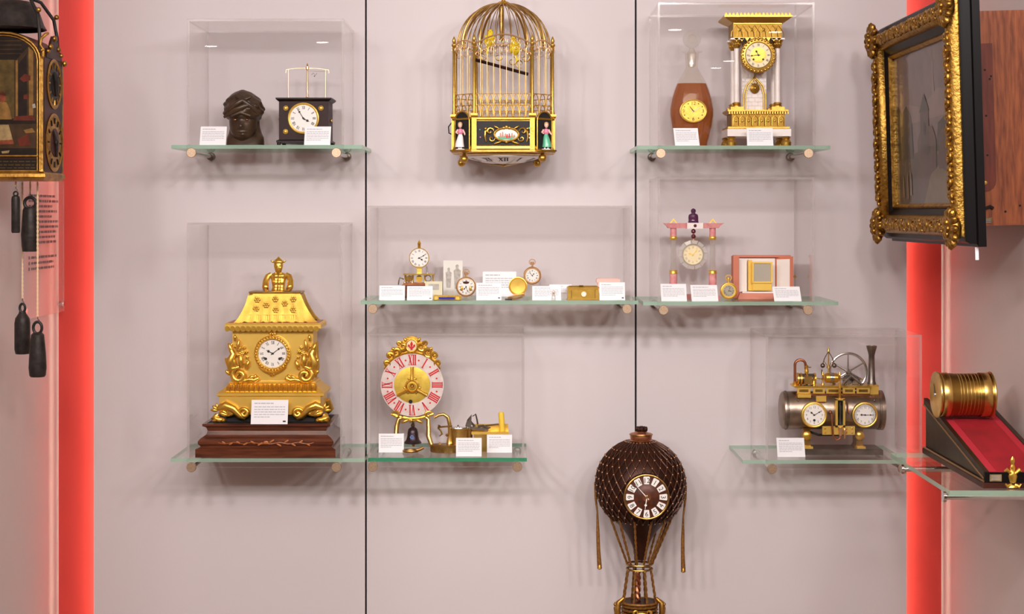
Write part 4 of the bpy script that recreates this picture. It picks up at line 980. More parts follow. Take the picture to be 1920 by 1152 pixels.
g = T.g(); g.loft([[(1458, 10, 487), (1480, -4.8, 486), (1480, -3, 486), (1458, 12, 487)], [(1458, 10, b-8), (1480, -4.8, b-8), (1480, -3, b-8), (1458, 12, b-8)]]); T.part('door_lining', g, 'satin_white', rd, smooth=False)
T.part('clasp', T.g().prism([(1486, 519), (1489, 515), (1492.5, 519), (1489, 523)], -8, -5), 'brass_dark', rd, smooth=False)
T = Thing('travel_clock', 'plain gold rectangular travel clock standing in the leather case', 'clock', 1428, -.112, zpix(b-15, -.1)); b = T.by
T.part('body', T.g().box(1410, 1446, -6, 10, 492, b), 'gilt_plain', smooth=False)
T.part('side_block', T.g().box(1403, 1410, 0, 10, 488, b), 'gilt_plain', smooth=False)
for x0, x1, z0, z1 in ((1409, 1447, 491, 494), (1409, 1447, 528, 531), (1409, 1412, 494, 528), (1444, 1447, 494, 528)): T.part('frame_bar', T.g().box(x0, x1, -9, -5, z0, z1), 'gilt_plain', smooth=False)
T.part('glass', T.g().box(1412, 1444, -7, -6, 494, 528), 'silver_glass', smooth=False)
T.part('lower_panel', T.g().box(1411, 1445, -8, -6, 532, b-1), 'gilt_plain', smooth=False)

# ================================================================= lower middle shelf
T = Thing('red_numeral_clock', 'round dial clock with red roman numerals and gilt crest', 'clock', 773, -.12, ZF); b = T.by
CX, CZ = 773, 722
T.part('dial_backing', T.g().disc((CX, CZ), 58, 0, 5, 56, 60), 'brass_dark')
dl = T.part('chapter_ring', T.g().annulus((CX, CZ), 59, 34, -3, 0, 64), 'enamel_dull')
g = T.g()
for i in range(60):
    a = i*PI/30
    if i % 5 == 0: x, z = pol(CX, CZ, 56.5, a); g.flat([(x-1, z-1), (x+1, z-1), (x+1, z+1), (x-1, z+1)], -3.3)
    elif i % 5 in (2, 3) and i % 5 == 2: x, z = pol(CX, CZ, 57, a); g.flat([(x-.5, z-.5), (x+.5, z-.5), (x+.5, z+.5), (x-.5, z+.5)], -3.3)
T.part('minute_marks', g, 'print_grey', dl, smooth=False)
for i in range(12):
    a = i*PI/6; x, z = pol(CX, CZ, 47, a); q = T.g(); roman(q, ROM[i], x, z, 19, a, -3.4, th=.13, wf=.56); T.part('numeral', q, 'print_red', dl, smooth=False)
    x, z = pol(CX, CZ, 47.5, a+PI/12); T.part('red_dot', T.g().disc((x, z), 1.7, -3.6, -2.8, 10), 'print_red', dl)
T.part('centre_plate', T.g().lathe((CX, 0, CZ), [(35, 0), (35, -2.2), (33, -2.6), (20, -3.2), (1, -3.4)], 'y', 48), 'gilt_olive')
g = T.g(); g.lathe((CX, 0, CZ+2), [(13, -3), (13.5, -6), (11, -7.5), (10, -6), (9.5, -4)], 'y', 28, cap=False)
g.annulus((CX, CZ+2), 6.4, 4, -8, -3, 20); g.sph((CX, -6, CZ+2), (3, 4, 3))
for a in (0, 2*PI*.345, -2*PI*.345):
    x0, z0 = pol(CX, CZ+2, 12, a); x1, z1 = pol(CX, CZ, 34, a); xm, zm = pol(CX, CZ+1, 22, a); g.tube([(x0, -5, z0), (xm, -6, zm), (x1, -4, z1)], [5, 2.6, 3.6], 9)
    for s_ in (-.5, .5): x2, z2 = pol(CX, CZ+2, 16, a+s_); g.leaf(x0, z0, math.atan2(z2-z0, x2-x0), 9, 4, -5)
T.part('centre_ornament', g, 'gilt')
T.part('winding_hole', T.g().disc((770, 753), 3.6, -4.6, -3, 16), 'joint_black')
# crest
g = T.g(); poly = [(720, 689), (721, 678), (728, 676), (727, 666), (733, 655), (744, 652), (748, 642), (757, 638), (762, 633), (772, 630), (782, 633), (788, 640), (797, 643), (801, 652), (811, 656), (816, 666), (817, 676), (823, 680), (824, 690)]
poly = poly+[(CX+53*math.sin(a), CZ-53*math.cos(a)) for a in [.98-k*.15 for k in range(14)]]
g.prism(poly, 0, 4); cr = T.part('crest', g, 'gilt_rough', smooth=False)
for sx in (-1, 1):
    for x, z, r, t, a0, w_ in ((17, 650, 9, 1.2, 0, 3), (30, 660, 10, 1.2, 1, 3.4), (42, 668, 9, 1.1, 2, 3), (25, 645, 6, 1, 2.5, 2.2), (48, 682, 7, 1, 2.6, 2.6)):
        T.part('crest_scroll', T.g().spiral(CX+sx*x, -2, z, r, t, a0 if sx > 0 else PI-a0, w_, sx), 'gilt', cr)
    for x, z, a in ((10, 642, -1), (18, 646, -.7), (30, 657, -.5), (38, 668, -.3)): T.part('crest_leaf', T.g().leaf(CX+sx*x, z, a if sx > 0 else PI-a, 10, 6, -1), 'gilt', cr)
T.part('crest_rim', T.g().tube([(CX+60*math.sin(a), -2, CZ-60*math.cos(a)) for a in [-1.05+.07*k for k in range(31)]], 2, 7), 'gilt', cr)
md = T.part('crest_medallion', T.g().disc((772, 648), 10.5, -5, 1, 28, 11.5), 'enamel_ivory', cr)
T.part('medallion_rim', T.g().torus((772, -4.5, 648), 10.5, 1.6, seg=28, R2=11.5), 'gilt', cr)
g = T.g(); g.prism([(772, 639), (774.6, 645), (773.2, 650), (774, 656), (770, 656), (770.8, 650), (769.4, 645)], -6, -5)
for sx in (-1, 1): g.prism([(772+sx*1.6, 651), (772+sx*4, 646), (772+sx*6.6, 646), (772+sx*7, 650), (772+sx*5, 651), (772+sx*4.4, 649), (772+sx*2.4, 654)], -6, -5)
g.box(767.5, 776.5, -6.2, -5, 650.8, 652.4); T.part('fleur_de_lis', g, 'print_red', cr, smooth=False)
# lower ornament and legs
g = T.g(); g.tube([(CX+(k-8)*5, -1, 776+9*math.cos((k-8)*.19)) for k in range(17)], [2+1.6*abs(math.sin(k*.9)) for k in range(17)], 8)
for sx in (-1, 1): g.spiral(CX+sx*30, -2, 778, 8, 1.1, 0 if sx > 0 else PI, 2.6, -sx); g.leaf(CX+sx*6, 787, .4 if sx > 0 else PI-.4, 16, 6, -2)
for q in range(5): g.leaf(CX, 785, PI/2+(q-2)*.5, 9, 4, -2)
T.part('lower_ornament', g, 'gilt')
T.part('leg', T.g().tube([(757, 0, 782), (748, 0, 786), (744, -2, 800), (743, -6, 818), (738, -10, 832), (730, -12, b-4)], [4, 4.4, 4.6, 4.6, 4.4, 4], 10), 'brass')
g = T.g(); g.tube([(796, 0, 781), (803, 0, 787), (804, -2, 802), (804, -6, 818), (809, -10, 832), (817, -13, 839), (824, -14, b-6)], [4, 4.4, 4.6, 4.8, 4.6, 4, 3.4], 10); g.spiral(824, -14, b-10, 6, .9, PI/2, 3, -1); T.part('leg', g, 'brass')
T.part('rear_leg', T.g().tube([(773, 6, 775), (773, 30, 800), (773, 38, b-2)], [3, 3, 3], 8), 'brass_dark')
T = Thing('hanging_bell', 'small dark metal bell hanging under the red numeral dial', 'bell', 774, -.128, ZF); b = T.by
T.part('bell_body', T.g().lathe((774, 0, 0), [(1.5, 801), (5, 802), (8.5, 805), (10, 811), (10.5, 818), (12.5, 825), (16.5, 830), (16, 831.5), (13, 830)], seg=32), 'bell_metal')
T.part('loop', T.g().torus((774, 0, 798.5), 2.6, 1, seg=16, ts=6, R2=3.4), 'iron_black'); T.part('hook', T.g().tube([(774, 0, 796), (774, 0, 787)], .8, 6), 'iron_black')
for k in range(6): a = k*PI/3; T.part('bell_flower', T.g().sph((773+2.6*math.cos(a), -11.5, 819+2.6*math.sin(a)), (1.6, 1, 1.6), 7, 5), 'porcelain_blue')
T = Thing('brass_ring_key', 'brass ring lying flat on the shelf under the bell', 'ring', 774, -.16, ZF); b = T.by
g = T.g(); g.torus((770, 0, b-3), 13, 2.6, 'z', 32, 8, 9); T.part('ring', g, 'brass_dark'); g = T.g(); g.tube([(780, -3, b-4), (788, -2, b-6), (794, 0, b-9)], [3, 3, 2.4], 8); T.part('tongue', g, 'brass_dark')
T = Thing('tinder_lighter', 'brass tinder lighter mechanism with yellow candle on oval base', 'lighter', 880, -.14, ZF); b = T.by
T.part('oval_base', T.g().lathe((842, -8, 0), [(32, b-14), (35, b-12), (35, b-2), (34, b)], seg=40, sy=.55), 'brass_dark')
g = T.g(); g.tube([(814, 0, 784), (822, 0, 779), (832, 0, 777), (840, 0, 783), (843, 0, 795), (844, 0, 812), (842, 0, 828), (843, 0, b-14)], [2, 3, 3.4, 3.6, 3.8, 4.2, 4.6, 6], 10); T.part('scroll_arm', g, 'brass')
g = T.g(); g.tube([(824, -3, 797), (822, -3, 803), (827, -3, 808), (829, -3, 814), (824, -3, 818)], [2.4, 2, 1.6, 1.8, 1], 8); g.bar(824, 801, 848, 799, 3, -4, -1); g.sph((838, -3, 816), 2.6); T.part('side_lever', g, 'brass_dark')
T.part('drum', T.g().lathe((862, 0, 0), [(17, b-10), (17, 806), (18, 805), (18, 803)], seg=32, sy=.7), 'brass')
T.part('drum_lid', T.g().lathe((859, 0, 0), [(15, 803), (14.5, 801.8), (2, 801), (2, 798), (.5, 797)], seg=32, sy=.7), 'steel')
T.part('drum_collar', T.g().lathe((880, 2, 0), [(6, b-12), (6, 804)], seg=20), 'brass_dark')
T.part('box_top', T.g().box(884, 954, -9, 14, 809, 814), 'gilt_plain', smooth=False)
T.part('box_body', T.g().box(888, 953, -7, 12, 814, b), 'brass', smooth=False)
T.part('box_back', T.g().box(886, 953, 10, 14, 797, 809), 'gilt_plain', smooth=False)
g = T.g(); g.bar(880, 802, 915, 806, 5, -4, 2); g.tube([(874, -2, 800), (878, -2, 788), (884, -2, 778), (882, -2, 790), (890, -2, 800)], [2, 2.4, 1.4, 2, 2.4], 7); g.tube([(886, -2, 781), (892, -2, 777), (894, -2, 785), (896, -2, 796)], [1, 1.8, 1.6, 1.8], 7); g.lathe((879, -4, 795), [(5.5, -3), (5.5, 3)], 'y', 18); g.tube([(896, -3, 800), (906, -3, 798), (914, -3, 803), (920, -3, 802)], [3, 2.2, 2.6, 1], 7); g.tube([(905, 6, 800), (935, 6, 796)], [1.4, 1], 6)
T.part('flint_lock', g, 'steel_dark')
T.part('spring', T.g().tube([(872+.9*k, -2+2*math.cos(k*1.7), 803+2*math.sin(k*1.7)) for k in range(16)], .8, 5), 'steel')
g = T.g(); g.m = Matrix.Translation((942, 0, 809)) @ Matrix.Rotation(math.radians(4), 4, 'Y'); g.lathe((0, 0, 0), [(5.4, 0), (5.4, -32), (4.6, -35), (3, -36)], seg=18); cn = T.part('candle', g, 'candle_wax'); T.part('wick', T.g().tube([(939.4, 0, 774), (939, 0, 769)], .6, 5), 'cord_cream', cn)

# ================================================================= steam engine clock
T = Thing('steam_engine_clock', 'brass and steel steam boiler clock with flywheel and two dials', 'clock', 1568, -.18, ZG, yo=37); b = T.by
T.part('base_plate', T.g().stack([(b-11, 1513, 1655, -26, 30), (b-9, 1510, 1658, -28, 32), (b, 1510, 1658, -28, 32)]), 'marble_dark', smooth=False)
CZ = 774; CY = 0
bo = T.part('boiler', T.g().lathe((1565, CY, CZ), [(8, -97), (30, -95), (35, -92), (36, -86), (36, 88), (37.6, 90), (37.6, 97), (34, 98), (30, 97), (8, 99)], 'x', 48), 'boiler_steel')
for h in (-86, 88): T.part('boiler_band', T.g().lathe((1565, CY, CZ), [(36.4, h-2), (37, h-1.4), (37, h+1.4), (36.4, h+2)], 'x', 48, cap=False), 'steel_dark', bo)
for x in (1517, 1616):
    T.part('saddle', T.g().prism([(x-8, 806), (x+8, 806), (x+6, 812), (x+6, b-18), (x+9, b-14), (x+9, b-11), (x-9, b-11), (x-9, b-14), (x-6, b-18), (x-6, 812)], -16, 16), 'brass_dark', smooth=False)
    T.part('foot_bracket', T.g().lathe((x, -18, 820), [(8, 0), (8.6, -2), (6, -4), (2, -5)], 'y', 20), 'gilt'); T.part('foot_flange', T.g().box(x-6, x+10, -24, -12, b-15, b-11), 'gilt_plain', smooth=False)
T.part('pipe_under', T.g().tube([(1518, -6, 812), (1540, -8, 820), (1580, -8, 820), (1608, -6, 814)], 2.2, 8), 'iron_black')
# platform
T.part('copper_bed', T.g().box(1496, 1634, -20, 20, 740, 748), 'copper', smooth=False)
for x0, x1 in ((1497, 1522), (1527, 1549), (1552, 1578), (1583, 1606), (1609, 1634)):
    g = T.g(); g.box(x0, x1, -24, -20, 729, 740); fr = T.part('platform_panel', g, 'gilt_plain', smooth=False)
    T.part('panel_slot', T.g().box(x0+4, x1-4, -24.6, -23.8, 732, 737), 'brass_dark', fr, smooth=False)
T.part('platform_rail', T.g().box(1492, 1637, -25, 22, 725.5, 729), 'gilt', smooth=False)
T.part('lower_step', T.g().box(1497, 1522, -30, -18, 741, 747), 'gilt_plain', smooth=False)
T.part('name_plate', T.g().box(1530, 1549, -38, -36, 743, 753.5), 'gilt_plain', smooth=False)
g = T.g(); g.tube([(1496, -6, 727), (1496, -6, 690)]+[(1506+10*math.cos(a), -6, 687-9*math.sin(a)) for a in [PI*(1-k/8) for k in range(9)]]+[(1517, -6, 700), (1518, -6, 704)], 2.6, 9); T.part('steam_pipe', g, 'copper')
T.part('pipe_union', T.g().lathe((1496, -6, 0), [(5, 726), (5, 722), (3.6, 721), (3.6, 719)], seg=12), 'gilt'); T.part('valve', T.g().lathe((1518, -6, 0), [(4, 703), (4.4, 698), (3, 694), (4, 690), (2.6, 688)], seg=12), 'gilt'); T.part('valve_handle', T.g().tube([(1519, -8, 692), (1526, -8, 692)], .9, 6), 'steel_dark')
T.part('engine_cylinder', T.g().lathe((1518, -6, 714), [(10, -16), (10, 16)], 'x', 24), 'steel_dark')
for h in (-17, -11, 0, 15): T.part('cylinder_band', T.g().lathe((1518, -6, 714), [(11.6, h-1.6), (11.6, h+1.6)], 'x', 24), 'gilt')
T.part('valve_chest', T.g().box(1511, 1526, -22, -14, 708, 722), 'brass', smooth=False)
for x in (1511, 1525): T.part('bolt', T.g().sph((x, -22, 723), 2.6, 8, 6), 'brass_dark')
T.part('piston_rod', T.g().tube([(1534, -6, 714), (1592, -6, 714)], 1.4, 7), 'steel')
T.part('drain_cock', T.g().lathe((1530, -16, 0), [(4, 726), (3, 718), (1.6, 712), (3, 709)], seg=10), 'gilt')
for x in (1548, 1580): T.part('frame_post', T.g().lathe((x, -10, 0), [(3, 726), (1.6, 722), (1.6, 708), (2.6, 706), (1, 700)], seg=10), 'gilt')
T.part('saddle_drum', T.g().lathe((1565, -8, 712), [(6, -14), (9, -11), (9.6, 0), (9, 11), (6, 14)], 'x', 24), 'gilt'); T.part('drum_strap', T.g().lathe((1565, -8, 712), [(10, -4), (10, 4)], 'x', 24), 'steel')
# governor
T.part('governor_spindle', T.g().lathe((1560, -4, 0), [(2.4, 706), (1.5, 700), (1.2, 664), (3, 662), (2, 658), (.5, 654)], seg=10), 'brass')
for sx in (-1, 1):
    T.part('governor_arm', T.g().tube([(1560, -4, 662), (1560+sx*7, -4, 674), (1560+sx*11, -4, 686)], .9, 6), 'steel_dark'); T.part('governor_ball', T.g().sph((1560+sx*11, -4, 689), 4.6, 14, 10), 'steel_dark')
    T.part('governor_link', T.g().tube([(1560+sx*9, -4, 680), (1560, -4, 692)], .7, 5), 'brass')
T.part('governor_collar', T.g().lathe((1560, -4, 0), [(3.4, 690), (3.8, 694)], seg=12), 'brass')
T.part('lever', T.g().tube([(1547, -6, 706), (1547, -6, 696)], 1.2, 6), 'steel_dark')
# flywheel
fw = T.part('flywheel_rim', T.g().torus((1600, 10, 702), 35, 2.6, seg=48, ts=8), 'steel'); T.part('flywheel_hub', T.g().lathe((1600, 10, 702), [(4, 5), (5.5, 3), (5.5, -4), (3, -6)], 'y', 18), 'steel', fw)
for k in range(6): a = k*PI/3; x, z = pol(1600, 702, 34, a); T.part('spoke', T.g().tube([(1600, 10, 702), (x, 10, z)], [2.2, 1.5], 7), 'steel', fw)
for x, z, r in ((1596, 716, 9), (1611, 718, 8), (1604, 712, 6)):
    g = T.g(); g.lathe((x, -4, z), [(r, -2.5), (r, 2.5)], 'y', 24)
    for q in range(14): a = 2*PI*q/14; g.box(x+r*math.cos(a)-1, x+r*math.cos(a)+1, -6.5, -1.5, z+r*math.sin(a)-1, z+r*math.sin(a)+1)
    T.part('gear_wheel', g, 'steel_dark')
for x in (1586, 1624): T.part('bearing_strut', T.g().tube([(x, -6, 726), (1603, -6, 708)], [3, 2.2], 7), 'steel_dark')
# chimney
T.part('chimney', T.g().lathe((1643, 2, 0), [(8, 726), (8.4, 723), (6.6, 719), (5.6, 670), (6.6, 666), (7, 664), (9.4, 656), (10, 652), (7, 651.5), (6, 656)], seg=24), 'steel_dark'); T.part('chimney_base', T.g().stack([(725, 1634, 1653, -18, 16), (728, 1636, 1652, -17, 15), (743, 1636, 1652, -17, 15)]), 'gilt_plain', smooth=False)
# dials
yd = -40
for x, m1, h1, nm_, cs in ((1526, 60, -52, 'arabic', 'gilt_plain'), (1621, 90, -88, 'arabic', 'brass_dark')):
    T.part('dial_housing', T.g().lathe((x, 0, 778), [(22, -20), (24, -34), (24.5, yd+1), (23, yd-2), (20, yd-2.6), (19, yd)], 'y', 40), cs)
    T.part('dial_bezel', T.g().torus((x, yd-1, 778), 22, 2.1, seg=44), 'gilt_plain')
    d = clock_dial(T, x, 778, 19.8, yd-.6, math.radians(m1), math.radians(h1), 'enamel_white', nm_, nh=.2, nr=.74)
    if x < 1560: T.part('subdial', T.g().disc((x, 788), 2.4, yd-1.8, yd-1, 14), 'print_black', d)
    else:
        g = T.g()
        for k in range(40): a = -2.3+4.6*k/39; p0 = pol(x, 778, 16, a); p1 = pol(x, 778, 19, a); g.bar(p0[0], p0[1], p1[0], p1[1], .6, yd-1.5, yd-1.3)
        T.part('scale', g, 'print_black', d, smooth=False)
# gauge
for x0, x1, z0, z1 in ((1565, 1569, 748, 800), (1579, 1583, 748, 800), (1565, 1583, 747, 750), (1565, 1583, 797, 800)): T.part('gauge_frame', T.g().box(x0, x1, -46, -37, z0, z1), 'gilt_plain', smooth=False)
T.part('gauge_tube', T.g().box(1569, 1579, -43, -39, 750, 797), 'gauge_glass', smooth=False); T.part('gauge_column', T.g().tube([(1574, -44, 795), (1574, -44, 754)], .7, 6), 'steel')
T.part('gauge_riser', T.g().lathe((1574, -40, 0), [(2.4, 747), (2.4, 735), (3.4, 733), (2, 726), (2, 718)], seg=10), 'gilt')
T.part('valve_plate', T.g().box(1541, 1602, -42, -36, 799, 815), 'gilt_plain', smooth=False)
for x in (1546, 1560, 1586, 1597):
    for z in (803, 811): T.part('bolt', T.g().sph((x, -42.4, z), 1.7, 8, 6), 'brass')
g = T.g(); g.tube([(1556, -42, 774), (1558, -45, 776), (1559, -46, 800), (1560, -46, 816), (1566, -46, 824), (1573, -46, 822), (1574, -46, 812)], 2, 8); T.part('bent_pipe', g, 'copper'); T.part('pipe_elbow', T.g().sph((1556, -41, 773), 3.4, 10, 8), 'copper')
g = T.g(); g.lathe((1574, -46, 0), [(3.4, 800), (4, 804), (2.6, 808), (3.8, 812), (3, 816)], seg=12); g.lathe((1582, -45, 0), [(2, 803), (3.4, 808), (2, 812), (1.6, 822)], seg=12); T.part('cocks', g, 'rose_gold')
g = T.g(); g.tube([(1585, -38, 752), (1589, -39, 756), (1589, -39, 772), (1592, -39, 776)], 1.4, 7); T.part('side_pipe', g, 'copper')
for x in (1498, 1641): T.part('rivet', T.g().sph((x, -30, 752), 2.4, 8, 6), 'steel_dark')

# ================================================================= balloon clock on the wall
T = Thing('balloon_clock', 'dark bronze hot air balloon wall clock with white numeral plaques', 'clock', 1201, -.125, zpix(1262, -.125))
CX, CZ, R = 1201, 908, 84
prof = []
for k in range(19): t = -1.0+k*(1.0+.72)/18*1.0; prof.append((R*math.cos(t*1.38) if False else 0, 0))
def brad(z):          # envelope radius at pixel row z
    d = (z-CZ)/85.0
    if d < .72: return R*math.sqrt(max(0, 1-d*d))
    r0 = R*math.sqrt(1-.72*.72); t = min(1, (z-CZ-61.2)/88.0); return 12+(r0-12)*(1-t)**2.3
zs = [824+k*3 for k in range(76)]
T.part('envelope', T.g().lathe((CX, 0, 0), [(brad(z)-1.5, z) for z in zs], seg=56), 'balloon_bronze')
g = T.g(); N = 30
def bp(a, z, o=0): r = brad(z)+o; return (CX+r*math.cos(a), r*math.sin(a), z)
zz = [828+k*(974-828)/22 for k in range(23)]
for d in (-1, 1):
    for k in range(N):
        g.tube([bp(2*PI*k/N+d*q*PI/N*.5, z, .2) for q, z in enumerate(zz)], 1.35, 5)
net = T.part('net', g, 'balloon_net')
kn = T.g()
for q in range(0, 23):
    for k in range(N):
        if q % 2 == 0: kn.sph(bp(2*PI*k/N+q*PI/N*.5, zz[q], 1.0), 2.1 if q > 3 else 1.6, 6, 4)
o = T.part('net_knots', kn, 'balloon_knot', net); o['kind'] = 'stuff'
T.part('cap', T.g().lathe((CX+1, 0, 0), [(21, 829), (22, 826), (20, 824), (21, 816), (20, 813), (12, 811), (10, 809)], seg=30), 'copper')
T.part('cap_rim', T.g().torus((CX+1, 0, 815), 20.5, 1.6, 'z', 30), 'brass_dark'); g = T.g(); g.sph((CX+2, 0, 805), (9.5, 9, 6)); 
for k in range(8): a = k*PI/4; g.leaf(CX+2+9*math.cos(a), 810, -PI/2, 10, 5, 8*math.sin(a), 2)
T.part('knob', g, 'balloon_bronze')
# dial
yd = -R-3; DX, DZ = 1205, 917
T.part('dial_drum', T.g().lathe((DX, 0, DZ), [(42, -R+34), (42, yd+2), (40, yd-1.5), (38, yd)], 'y', 56), 'balloon_bronze'); T.part('dial_bezel', T.g().torus((DX, yd, DZ), 40, 1.8, seg=56), 'brass_dark')
dl = T.part('dial', T.g().lathe((DX, 0, DZ), [(39, yd), (39, yd-.6), (20, yd-.8), (17, yd-2.4), (1, yd-3)], 'y', 48), 'dial_brown')
T.part('centre_disc', T.g().lathe((DX, 0, DZ), [(8, yd-2.6), (8, yd-3.6), (1, yd-3.8)], 'y', 24), 'copper', dl)
for i in range(12):
    a = i*PI/6; x, z = pol(DX, DZ, 30.5, a); ca, sa = math.cos(a), math.sin(a)
    P = [(-4.6, -7), (4.6, -7), (6, -5.5), (5.4, -1), (4.4, 7), (-4.4, 7), (-5.4, -1), (-6, -5.5)]
    g = T.g(); g.prism([(x+u*ca-v*sa, z+u*sa+v*ca) for u, v in P], yd-2.2, yd); pq = T.part('numeral_plaque', g, 'enamel_white', dl, smooth=False)
    g = T.g(); digits(g, str(i or 12), x, z, 8.8, yd-2.6, a if i not in (4, 5, 6, 7, 8) else a+PI); T.part('numeral', g, 'print_black', dl, smooth=False)
for x in (-13, 13): T.part('winding_hole', T.g().disc((DX+x, DZ+8), 2, yd-3, yd-1, 12), 'joint_black', dl)
g = T.g(); hand(g, DX, DZ, math.radians(-42), 31, 1.8, yd-4, False); T.part('minute_hand', g, 'enamel_white', dl)
g = T.g(); hand(g, DX, DZ, math.radians(188), 22, 2, yd-4.5, True); T.part('hour_hand', g, 'enamel_white', dl); T.part('hand_boss', T.g().disc((DX, DZ), 2.6, yd-5.2, yd-3, 14), 'brass', dl)
# ropes to the ring and to the basket
def twisted(p0, p1, r, m, name='rope'):
    p0, p1 = Vector(p0), Vector(p1); L_ = (p1-p0).length; n = max(6, int(L_/4)); g = T.g()
    for ph in (0, PI):
        g.tube([tuple(p0.lerp(p1, q/n)+Vector((math.cos(q*1.1+ph), math.sin(q*1.1+ph), 0))*r*.55) for q in range(n+1)], r*.72, 5)
    return T.part(name, g, m)
for k in range(12):
    a = 2*PI*(k+.5)/12; twisted(bp(a, 968, 0), (CX-2+23*math.cos(a), 18*math.sin(a), 1060), 1.9, 'rope_gold')
for z in (1058, 1067): T.part('hoop', T.g().torus((CX-2, 0, z), 24, 1.9, 'z', 36, 8, 20), 'brass_dark')
for k in range(8):
    a = 2*PI*(k+.5)/8; twisted((CX-2+23*math.cos(a), 19*math.sin(a), 1066), (CX-2+33*math.cos(a), 27*math.sin(a), 1130), 1.9, 'rope_gold')
    T.part('rope_knot', T.g().sph((CX-2+23*math.cos(a), 19*math.sin(a), 1070), 2.8, 8, 6), 'brass_dark')
twisted((CX-4, 0, 1072), (CX-4, 0, 1136), 4.2, 'copper', 'twisted_pillar')
# basket
def bask(z): return 33-(z-1128)*.05
bk = T.part('basket', T.g().lathe((CX-2, 0, 0), [(32, 1128), (32, 1130), (30, 1180), (26, 1215), (14, 1222)], seg=32, sy=.85), 'balloon_bronze')
for r in range(11):
    z = 1135+r*7; T.part('wicker_row', T.g().tube([(CX-2+(33-.03*(z-1128)+1.0*math.cos(k*PI+r*PI))*math.cos(2*PI*k/36), (33+1.0*math.cos(k*PI+r*PI))*.85*math.sin(2*PI*k/36), z) for k in range(36)], 2.2, 5, True), 'rope_gold', bk)
T.part('basket_rim', T.g().torus((CX-2, 0, 1129), 34, 2.6, 'z', 36, 8, 29), 'rope_gold', bk)
g = T.g(); g.sph((CX, -30, 1152), (15, 4, 11), 16, 10); g.spiral(CX-10, -31, 1142, 8, 1.1, 0, 2.4, 1); g.spiral(CX+12, -31, 1142, 8, 1.1, PI, 2.4, -1); T.part('emblem', g, 'gilt', bk)
for sx in (-1, 1):
    g = T.g(); g.tube([(CX-2+sx*30, -8, 1120), (CX-2+sx*40, -10, 1128), (CX-2+sx*42, -10, 1145), (CX-2+sx*38, -8, 1165)], [3, 5, 6, 4], 9); T.part('drape', g, 'antique_gold', ang=70)
    g = T.g(); g.lathe((CX-2+sx*46, -4, 0), [(.6, 1128), (3.4, 1133), (1.6, 1136), (3, 1140), (1.5, 1150), (2.4, 1170)], seg=12); T.part('side_finial', g, 'brass_dark')
# hanging ribbons with tassels
for pts, w_ in (([(1115, 0, 905), (1117, 0, 935), (1120, -1, 960), (1121, -2, 1000), (1122, -2, 1030), (1124, -2, 1062)], 1), ([(1287, 0, 905), (1285, 0, 935), (1281, -1, 970), (1280, -2, 1010), (1280, -2, 1040), (1281, -2, 1068)], 1)):
    g = T.g(); g.tube(pts, [1.2, 2.4, 1.6, 3.4, 3.6, 4.4], 9, flat=.6); rb = T.part('ribbon', g, 'rope_gold', ang=70); x, y, z = pts[-1]
    T.part('tassel', T.g().lathe((x, y, 0), [(2, z-4), (4, z), (4.6, z+4), (2, z+6)], seg=10), 'antique_gold', rb)

# ================================================================= painted lantern clock on the left wall
def flatmat(name, c, c2=None):
    c = [v*.8 for v in c]; m = mat(name, C(*c), .6, col2=C(*(c2 or [v*.66 for v in c])), vs=45); m.node_tree.nodes['Principled BSDF'].inputs['Specular IOR Level'].default_value = .15
for n_, c_ in (('paint_brown', (84, 58, 34)), ('paint_dark', (44, 30, 22)), ('paint_olive', (112, 88, 44)), ('paint_ochre', (168, 122, 62)), ('paint_flesh', (170, 84, 56)), ('paint_cream', (196, 164, 112)), ('paint_rust', (124, 50, 32)), ('paint_white', (214, 204, 190))): flatmat(n_, c_)
PM = ['paint_brown', 'paint_dark', 'paint_olive', 'paint_ochre', 'paint_flesh', 'paint_cream', 'paint_rust', 'paint_white']
YL = -.70
T = Thing('painted_wall_clock', 'painted lantern clock with gilt arch and bell on left wall', 'clock', 5, YL, zpix(338, YL))
dpx = 128
def archpoly(cx, hw, zs_, h, zb, n=14): return [(cx-hw, zb), (cx-hw, zs_)]+[(cx-hw*math.cos(PI*k/n), zs_-h*math.sin(PI*k/n)) for k in range(1, n)]+[(cx+hw, zs_), (cx+hw, zb)]
T.part('case', T.g().box(-72, 80, 3, dpx-3, 104, 326), 'painted_red', smooth=False)
T.part('gable', T.g().prism(archpoly(5, 74, 112, 54, 116), 2, dpx-2), 'painted_red')
T.part('base_moulding', T.g().stack([(322, -73, 82, 0, dpx), (326, -76, 85, -3, dpx+2), (332, -77, 86, -4, dpx+2), (334, -74, 83, -1, dpx), (338, -72, 81, 1, dpx-2)]), 'antique_gold', smooth=False)
g = T.g(); y = 1.6
def pl(k, pts, o=0): g.k = k; g.flat(pts, y-o)
pl(0, archpoly(5, 66, 112, 46, 290)); pl(1, [(-50, 84), (-30, 72), (5, 67), (36, 72), (54, 86), (30, 112), (-20, 112)], .2)
pl(2, [(-60, 112), (26, 112), (26, 222), (-60, 222)], .2); pl(1, [(34, 120), (50, 100), (50, 222), (34, 222)], .3)
pl(3, [(53, 88), (62, 96), (62, 216), (54, 218)], .3); pl(3, [(29, 114), (33, 112), (33, 218), (29, 218)], .4)
for z in (76, 84, 92, 100): pl(0, [(-30, z), (40, z-1), (40, z+1.4), (-30, z+1.4)], .4)
pl(6, [(36, 148), (46, 138), (57, 142), (57, 150), (44, 154)], .5); pl(6, [(44, 178), (52, 176), (53, 186), (44, 186)], .5)
pl(3, [(-14, 196), (2, 190), (12, 192), (18, 206), (22, 226), (-16, 226)], .5); pl(4, [(-2, 178), (4, 174), (10, 178), (10, 188), (4, 193), (-1, 188)], .6); pl(6, [(-4, 178), (4, 171), (11, 176), (10, 180), (2, 178)], .7)
